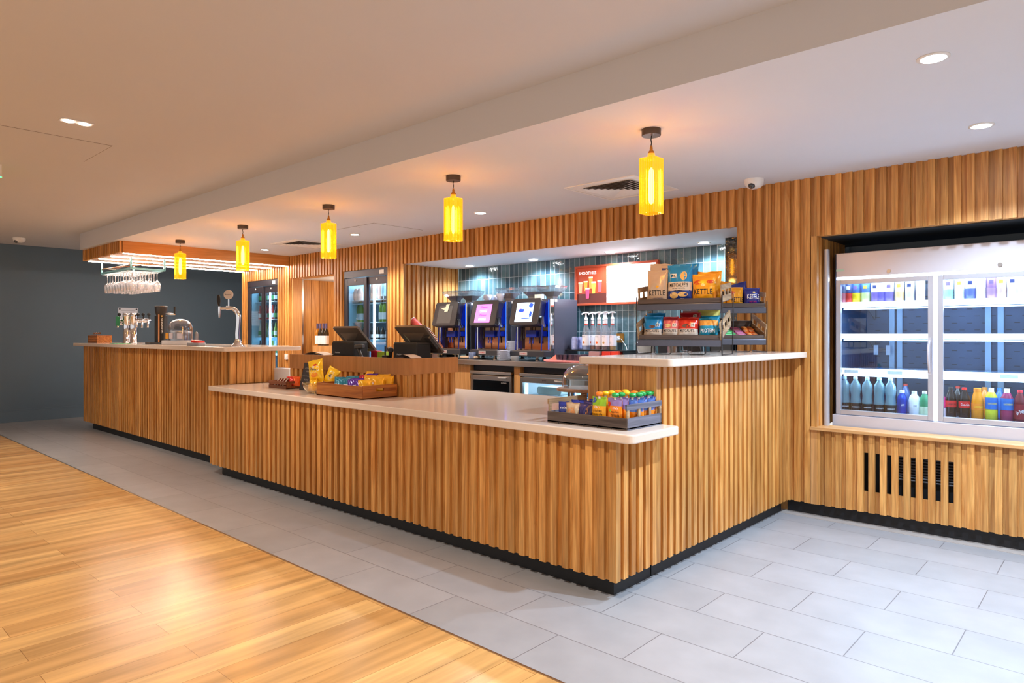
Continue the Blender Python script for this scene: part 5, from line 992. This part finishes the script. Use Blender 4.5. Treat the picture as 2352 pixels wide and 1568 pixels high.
p = aty(728, 860, .20); bag('crisp_bag', 'tall yellow crisp bag with white label, sticking up left of the wooden box', 'crisps', (p.x,.20,LT+.085), .35, .14, .175, .055, [QY,QL], [(.30,0),(1.01,0)], [('Quavers',M('ink_slate',(60,70,90),.5),.085,.024,.0,.10,.25)], [('o',QL,0,.10,.052,.030),('o',RED_,.01,.132,.018,.008),('o',M('quaver_orange',(240,140,40),.5),.0,.055,.035,.018)], 'yellow crisp bags beside the box', tilt=-.15, seed=101, roll=-.22)
p = aty(748, 870, .24); bag('crisp_bag', 'yellow crisp bag tilted right, tucked behind the tall yellow one', 'crisps', (p.x+.02,.25,LT+.075), .4, .11, .13, .05, [QY,QL], None, [('6',M('ink_slate'),.02,.03,.0,.07,.3)], [('o',QL,.0,.07,.022,.035)], 'yellow crisp bags beside the box', tilt=-.1, seed=102, roll=.45)
p = aty(722, 900, .19); t = thing('glass_bowl', 'round clear bowl of yellow wrapped snacks left of the wooden box', 'bowl', (p.x+.01,.20,LT)); mb = MB(); mb.lathe([(.045,.002),(.07,.012),(.095,.045),(.105,.085),(.102,.085),(.092,.046),(.066,.016),(.04,.006)], 24, cap=False); mb.lathe([(.045,.0),(.045,.004)], 20); mb.build('bowl', glassy('bowl_glass', (250,238,190), .18), t)
for k in range(8):
    a = k*.8; r_ = .045 if k < 6 else .015; bag('wrapped_snack', ['yellow wrapped snack in the clear bowl, on the camera side','yellow wrapped snack in the clear bowl, right of the front one','yellow wrapped snack on the right of the clear bowl','yellow wrapped snack at the back right of the clear bowl','yellow wrapped snack at the back left of the clear bowl','yellow wrapped snack on the left of the clear bowl','yellow wrapped snack on top of the pile in the clear bowl','yellow wrapped snack pushed into the middle of the clear bowl'][k], 'snack', (p.x+.01+r_*math.sin(a),.20-r_*math.cos(a),LT+.018+.012*(k>5)), a, .095, .09, .04, [QY], group='yellow wrapped snacks in the clear bowl', tilt=-.35, seed=110+k)
# chalkboard
p = aty(706, 897, .285); t = thing('chalkboard', 'small black allergen notice leaning on the till unit', 'sign', (p.x-.005,.285,LT), 0); Tm = Matrix.Rotation(-.22,4,'X')
mb = MB(); mb.box((-.115,-.004,0),(.115,.004,.225),0,Tm); mb.build('board', M('chalk_black', (48,44,46), .6), t)
mb = MB(); mb.box((-.02,.0,.0),(.02,.05,.004)); mb.tube([(0,.045,.004),(0,.03,.14)],.004,6); mb.build('stand', BLACK, t)
CK = M('chalk_print', (170,160,150), .7)
for s_, ww, hh, z in (('ALLERGEN',.10,.014,.180),('MENU',.05,.012,.155),('Food allergies and',.13,.009,.115),('PLEASE',.06,.012,.085),('ask our team',.09,.009,.06)): text(s_, CK, t, w=ww, h=hh, at=(-.035,-.0045,z), warp=lambda q: Tm @ q)
# small red-packet box
t = thing('wooden_box', 'small dark wooden box of red packets on the low counter', 'crate', (-3.54,.235,LT)); CR2 = wood('crate_dark', (96,50,30), (140,80,46), axis='X', rough=.4)
w2, dd = .143, .15
mb = MB(); mb.box((-w2,0,0),(w2,.008,.026)); mb.box((-w2,0,.034),(w2,.008,.062)); mb.build('front_slat', CR2, t, bevel=.001)
mb = MB(); mb.box((-w2,dd-.008,0),(w2,dd,.062)); mb.build('back_board', CR2, t, bevel=.001); mb = MB(); mb.box((-w2,.008,0),(w2,dd-.008,.006)); mb.build('base', CR2, t)
for s in (-1,1):
    x = s*(w2-.004); mb = MB(); mb.box((x-.004,.008,0),(x+.004,dd-.008,.020)); mb.box((x-.004,.008,.044),(x+.004,dd-.008,.062)); mb.box((x-.004,.008,.02),(x+.004,dd*.35,.044)); mb.box((x-.004,dd*.65,.02),(x+.004,dd-.008,.044)); mb.build('side_board', CR2, t)
for k in range(4):
    t = thing('flat_packet', ['clear-edged pinkish flat packet, leftmost in the small box','clear-edged pinkish flat packet, second in the small box','clear-edged pinkish flat packet, third in the small box','clear-edged pinkish flat packet, fourth in the small box'][k], 'packet', (-3.63+.045*k,.30,LT+.012), 0, 'flat packets in the small box', rot=(-.3,.65,0))
    mb = MB(); mb.rbox((-.004,-.045,0),(.004,.045,.08),.003,2,0,None,axis=1); mb.build('wrapper', foil('packet_salmon', (206,96,70)), t); mb = MB(); mb.box((-.0045,-.048,.075),(.0045,.048,.082)); mb.box((-.0045,-.048,0),(.0045,-.043,.08)); mb.build('clear_edge', CRM, t)
for k in range(5): bag('red_packet', '%s red and orange sweet packet from the left in the small box' % o4[k], 'packet', (-3.47+.018*k,.33-.02*(k%2),LT+.02), .9, .07, .08, .03, [foil('sweet_red', (206,34,20)) if k%2 else foil('sweet_orange', (230,90,20))], group='red packets in the small box', tilt=-.2, seed=130+k)
# white tub between the counters
a, b = aty(623,872,.62), aty(664,872,.62); m = MB(); m.rbox((0,0,0),(b.x-a.x,.12,.13),.01,3,0,None,axis=2); o = m.build('plastic_tub', M('milky_plastic', (226,228,232), .4), loc=(a.x,.62,LT), bevel=.004); tag(o, 'white plastic tub on the worktop between the bar and the till unit', 'tub')
# cake stand
cx_, cyy = -.83, .88
t = thing('cake_stand', 'round wooden cake stand under a clear dome, half hidden by the raised counter', 'cake stand', (cx_,cyy,LT)); mb = MB(); mb.lathe([(.08,0),(.08,.008),(.02,.02),(.02,.085),(.05,.092)], 24); mb.build('pedestal', TABW, t)
mb = MB(); mb.lathe([(.17,.092),(.175,.096),(.175,.108),(.17,.112)], 40); mb.build('board', TABW, t)
mb = MB(); mb.lathe([(.140,.113),(.140,.17),(.132,.20),(.105,.235),(.06,.255),(.012,.262)], 32, cap=False); mb.build('dome', glassy('dome_glass', (226,240,246), .3), t); mb = MB(); mb.lathe([(.008,.26),(.014,.27),(.014,.28),(.006,.288)], 14); mb.build('knob', CHROME, t)
# ================================================================ BAR COUNTER THINGS
def wdep(p): return (p-CAM).dot(_F)
def B(px, y): p = aty(px, 785, y); return p.x, wdep(Vector((p.x,y,0)))/FPX     # x and metres per pixel
x, s = B(212, .30); t = thing('cutlery_box', 'small slatted wooden box of cutlery at the far end of the bar', 'box', (x,.30,BT), .0); w2 = 32*s
mb = MB()
for z in (0,.035,.07): mb.box((-w2,0,z),(w2,.01,z+.028)); mb.box((-w2,.17,z),(w2,.18,z+.028))
mb.box((-w2,.01,0),(w2,.17,.006)); mb.build('slats', CRATE, t); 
for sgn in (-1,1): mb = MB(); mb.box((sgn*w2-.006,0,0),(sgn*w2+.006,.18,.10)); mb.build('end_board', CRATE, t)
for k in range(7):
    mb = MB(); mb.tube([(0,0,0),(.11,.0,.055)],.004,6); mb.lathe([(.001,0),(.012,.01),(.012,.03),(.001,.045)],10,mtx=Matrix.Translation((.10,0,.05)) @ Matrix.Rotation(1.1,4,'Y')); o = mb.build('cutlery', CHROME, loc=(x-.15+.028*k,.33+.015*(k%3),BT+.075)); tag(o, 'steel cutlery piece sticking out of the slatted box on the bar', 'cutlery', 'cutlery in the slatted box')
x, s = B(262, .22); m = MB(); m.box((-.14,0,0),(.14,.14,.004)); o = m.build('bar_mat', M('green_mat', (80,170,110), .6), loc=(x,.22,BT)); tag(o, 'thin green bar mat between the cutlery box and chrome taps', 'mat')
# twin chrome column tap
x, s = B(299, .45); t = thing('beer_tap', 'chrome twin-column beer tap with arms, at the far end of the bar', 'beer tap', (x,.45,BT), YAW)
for k, dx in enumerate((-8*s, 8*s)):
    mb = MB(); mb.lathe([(.05,0),(.05,.01),(.042,.014),(.042,.33),(.046,.335),(.046,.375),(.03,.385)], 24, c=(dx,0,0)); mb.build('column', CHROME, t)
mb = MB(); mb.tube([(-22*s,0,.29),(46*s,0,.29)], .026, 14); mb.tube([(-22*s,0,.25),(10*s,0,.25)], .02, 12); mb.build('crossbar', CHROME, t)
for k, dx in enumerate((-22, 21, 33, 46)):
    mb = MB(); mb.tube([(dx*s,0,.29),(dx*s,-.05,.28),(dx*s,-.06,.20)], .014, 10); a_ = mb.build('spout', CHROME, t)
    mb = MB(); mb.tube([(dx*s,-.03,.31),(dx*s,-.03,.35)], .006, 8); mb.lathe([(.004,.345),(.019,.355),(.021,.372),(.012,.385)],14,c=(dx*s,-.03,0)); mb.build('knob', BLACK, a_)
mb = MB(); mb.rbox((-26*s,-.07,.22),(-18*s,-.05,.34),.01,3,0,None,axis=1); mb.build('tap_badge', M('badge_green', (40,130,80), .4), t)
# tall black tap
x, s = B(370, .45); t = thing('beer_tap', 'tall black stout tap with a copper strip and crank handle', 'beer tap', (x,.45,BT), YAW)
mb = MB(); mb.rbox((-11*s,-.05,0),(11*s,.05,65*s),.015,3,0,None,axis=2); mb.build('tower', BLACK, t)
mb = MB(); mb.lathe([(10*s,65*s),(12*s,72*s),(13.5*s,84*s),(13.5*s,87*s),(11*s,87.5*s)], 28); mb.build('head', M('tap_black', (52,48,48), .3), t)
mb = MB(); mb.box((-1*s,-.06,0),(2.5*s,-.05,68*s)); mb.build('copper_strip', M('copper', (200,130,84), .25, .9), t)
mb = MB(); mb.tube([(8*s,0,70*s),(24*s,0,69*s),(32*s,0,69*s)], .012, 10); mb.build('arm', CHROME, t); mb = MB(); mb.tube([(31*s,0,69*s),(31*s,0,86*s)], .011, 10); mb.build('handle', BLACK, t)
text('GUINNESS', INKW, t, w=34*s, h=5*s, at=(7*s,-.0506,42*s), roll=-PI/2, off=.015)
mb = MB(); mb.lathe([(2.2*s,0),(2.2*s,.003)],12,mtx=Matrix.Translation((7*s,-.051,64*s)) @ Matrix.Rotation(PI/2,4,'X')); mb.build('harp_mark', M('gold_print', (206,160,80), .4), t)
x, s = B(352, .36); m = MB(); m.rbox((-18*s,0,0),(18*s,.22,.022),.01,3,0,None,axis=2); o = m.build('drip_tray', DARKG, loc=(x,.30,BT)); tag(o, 'dark drip tray on the bar beside the tall black tap', 'drip tray')
# dome
x, s = B(414, .45); t = thing('domed_cooler', 'clear plastic dome over a white drinks machine on the bar', 'drinks machine', (x,.45,BT), YAW); R_ = 27*s
mb = MB(); mb.rbox((-32*s,-.12,0),(32*s,.12,10*s),.02,3,0,None,axis=2); mb.build('base', M('machine_white', (214,212,214), .3), t, bevel=.004)
mb = MB(); mb.lathe([(R_*.94,10*s),(R_*.96,30*s),(R_*.5,32*s)], 28, cap=False); mb.build('inner_drum', M('drum_grey', (186,184,190), .25, .4), t)
mb = MB(); mb.lathe([(R_,9*s),(R_,36*s),(R_*.93,45*s),(R_*.7,54*s),(R_*.35,58*s),(.004,59*s)], 32, cap=False); mb.build('dome', glassy('clear_dome', (220,222,226), .22), t)
mb = MB(); mb.box((-20*s,-R_-.002,14*s),(-14*s,-R_+.02,27*s),0); mb.build('yellow_label', M('label_yellow', (226,160,40), .5), t); mb = MB(); mb.box((-12*s,-R_-.002,14*s),(-4*s,-R_+.02,27*s)); mb.box((6*s,-R_-.002,14*s),(16*s,-R_+.02,26*s)); mb.build('paper_label', M('label_grey', (200,198,214), .5), t)
mb = MB(); mb.lathe([(4*s,8*s),(4*s,24*s),(3*s,28*s),(.5*s,30*s)], 16, c=(37*s,0,0)); mb.box((30*s,-.08,0),(44*s,.08,8*s)); mb.build('side_cylinder', M('cyl_grey', (150,150,156), .25, .5), t)
x, s = B(432, .20); t = thing('card_terminal', 'small device with a bright red top lying on the bar', 'device', (x,.24,BT), .2); mb = MB(); mb.rbox((-24*s,0,0),(20*s,.1,.03),.02,3,0,None,axis=2); mb.build('body', M('device_grey', (150,152,160), .4), t, bevel=.004); mb = MB(); mb.rbox((-10*s,.01,.03),(18*s,.09,.055),.015,3,0,Matrix.Rotation(.08,4,'Y'),axis=2); mb.build('red_top', M('bright_red', (226,40,24), .4), t, bevel=.004)
# swan-neck tap
x, s = B(546, .34); t = thing('beer_tap', 'curved chrome swan-neck beer tap with a round lens badge and black handle', 'beer tap', (x,.34,BT), YAW)
mb = MB(); mb.lathe([(17*s,0),(17*s,.006),(11*s,.02),(7.5*s,.05),(6.5*s,.07)], 24); mb.build('base', CHROME, t)
pts = [(0,0,8*s),(-1*s,0,30*s),(1.5*s,0,60*s),(1.5*s,0,70*s),(-2*s,0,80*s),(-10*s,0,87*s),(-20*s,0,89*s),(-32*s,0,88*s),(-44*s,0,88*s)]
mb = MB(); mb.tube(pts, .02, 14, rs=[6*s,5.6*s,5.2*s,5.6*s,5.6*s,4.6*s,3.6*s,3*s,3*s]); mb.build('neck', CHROME, t)
mb = MB(); mb.lathe([(4.6*s,-4*s),(4.6*s,4*s)],16,mtx=Matrix.Translation((-22*s,0,88.5*s)) @ Matrix.Rotation(PI/2,4,'Y')); mb.build('collar', CHROME, t)
mb = MB(); mb.tube([(-42*s,0,92*s),(-42*s,0,82*s),(-42*s,0,66*s)], .012, 10, rs=[3.6*s,3.6*s,1.8*s]); mb.build('spout', CHROME, t)
mb = MB(); mb.tube([(-42*s,0,92*s),(-43*s,0,97*s),(-43.5*s,0,104*s),(-44*s,0,116*s),(-44*s,0,119*s)], .012, 12, rs=[1.8*s,2.6*s,4.2*s,3.6*s,1.5*s]); mb.build('handle', BLACK, t)
mb = MB(); mb.tube([(-21*s,0,90*s),(-21*s,0,110*s)], 1.8*s, 8); mb.build('badge_stem', CHROME, t)
mb = MB(); mb.lathe([(9.6*s,-.010),(10.6*s,-.004),(10.6*s,.008)],28,mtx=Matrix.Translation((-21*s,0,119*s)) @ Matrix.Rotation(PI/2,4,'X')); bd = mb.build('badge', M('badge_cream', (206,194,186), .3), t)
text('Poretti', M('ink_slate'), bd, w=13*s, h=3*s, at=(-21*s,-.0125,119*s), off=.01)
# notice on the dark wall
p = atx(294, 726, -9.898); t = thing('wall_notice', 'white notice screwed to the dark blue-grey wall behind the taps', 'notice', (-9.899,p.y,p.z), PI/2); s = wdep(p)/FPX
mb = MB(); mb.box((-.14,-.006,-19*s),(.14,0,19*s)); mb.build('sheet', M('notice_white', (216,218,228), .5), t); 
for sx in (-1,1): mb = MB(); mb.lathe([(.012,0),(.012,.006)],12,mtx=Matrix.Translation((sx*.12,-.006,16*s)) @ Matrix.Rotation(PI/2,4,'X')); mb.build('screw', BLACK, t)
for k in range(4): mb = MB(); mb.box((-.10+.015*k,-.0075,12*s-5*s*k),(.10-.01*k,-.006,13*s-5*s*k)); mb.build('text_line', M('faint_print', (170,172,184), .6), t)
# hanging glass rack and wine glasses
gx0, gx1, gy0, gy1, gz = -8.13, -7.07, .27, .65, 2.03
t = thing('glass_rack', 'teal and copper frame hung under the canopy holding upturned wine glasses', 'glass rack', ((gx0+gx1)/2,(gy0+gy1)/2,2.163)); hx, hy = (gx1-gx0)/2, (gy1-gy0)/2; d_ = gz-2.163
TEF = M('teal_frame', (96,140,142), .4, .3); COP = M('copper', (200,130,84), .25, .9)
for sx in (-1,1):
    for sy in (-1,1): mb = MB(); mb.box((sx*hx-.010,sy*hy-.010,d_),(sx*hx+.010,sy*hy+.010,0)); mb.build('post', TEF, t)
mb = MB()
for sy in (-1,1): mb.box((-hx,sy*hy-.010,d_-.012),(hx,sy*hy+.010,d_+.012))
for sx in (-1,1): mb.box((sx*hx-.010,-hy,d_-.012),(sx*hx+.010,hy,d_+.012))
mb.build('lower_frame', TEF, t)
mb = MB(); mb.tube([(-hx,-hy,d_+.06),(0,-hy,d_+.02),(hx,-hy,d_+.06)],.005,6); mb.tube([(-hx,-hy,d_+.06),(0,hy,-.02)],.005,6); mb.tube([(-hx,-hy,d_+.05),(hx,-hy,d_+.05)],.005,6); mb.tube([(hx,-hy,d_+.06),(hx,hy,d_+.06)],.005,6); mb.build('copper_rod', COP, t)
mb = MB(); 
for k in range(10): xx = -hx+.055+.1*k-.05+.0; mb.box((xx-.012,-hy,d_-.018),(xx+.012,hy,d_-.012))
mb.build('hanger_rail', M('rail_pale', (170,190,196), .3, .5), t)
def wineglass(x, y):
    t = thing('wine_glass', 'upturned wine glass hanging from the teal rack under the canopy', 'wine glass', (x,y,gz-.022), 0, 'wine glasses hanging in the rack')
    mb = MB(); mb.lathe([(.034,0),(.033,-.003),(.005,-.010),(.004,-.09),(.010,-.105)], 14, cap=False); mb.build('stem', GBOT, t)
    mb = MB(); mb.lathe([(.010,-.105),(.030,-.125),(.041,-.155),(.041,-.18),(.033,-.235),(.032,-.235),(.040,-.18),(.040,-.156)], 16, cap=False); mb.build('bowl', GBOT, t)
    return t
g0 = wineglass(gx0+.055, gy0+.05)
for i in range(10):
    for j in range(4):
        if i or j: dup(g0, loc=(gx0+.055+.1*i, gy0+.05+.094*j, gz-.022), label=g0['label'])
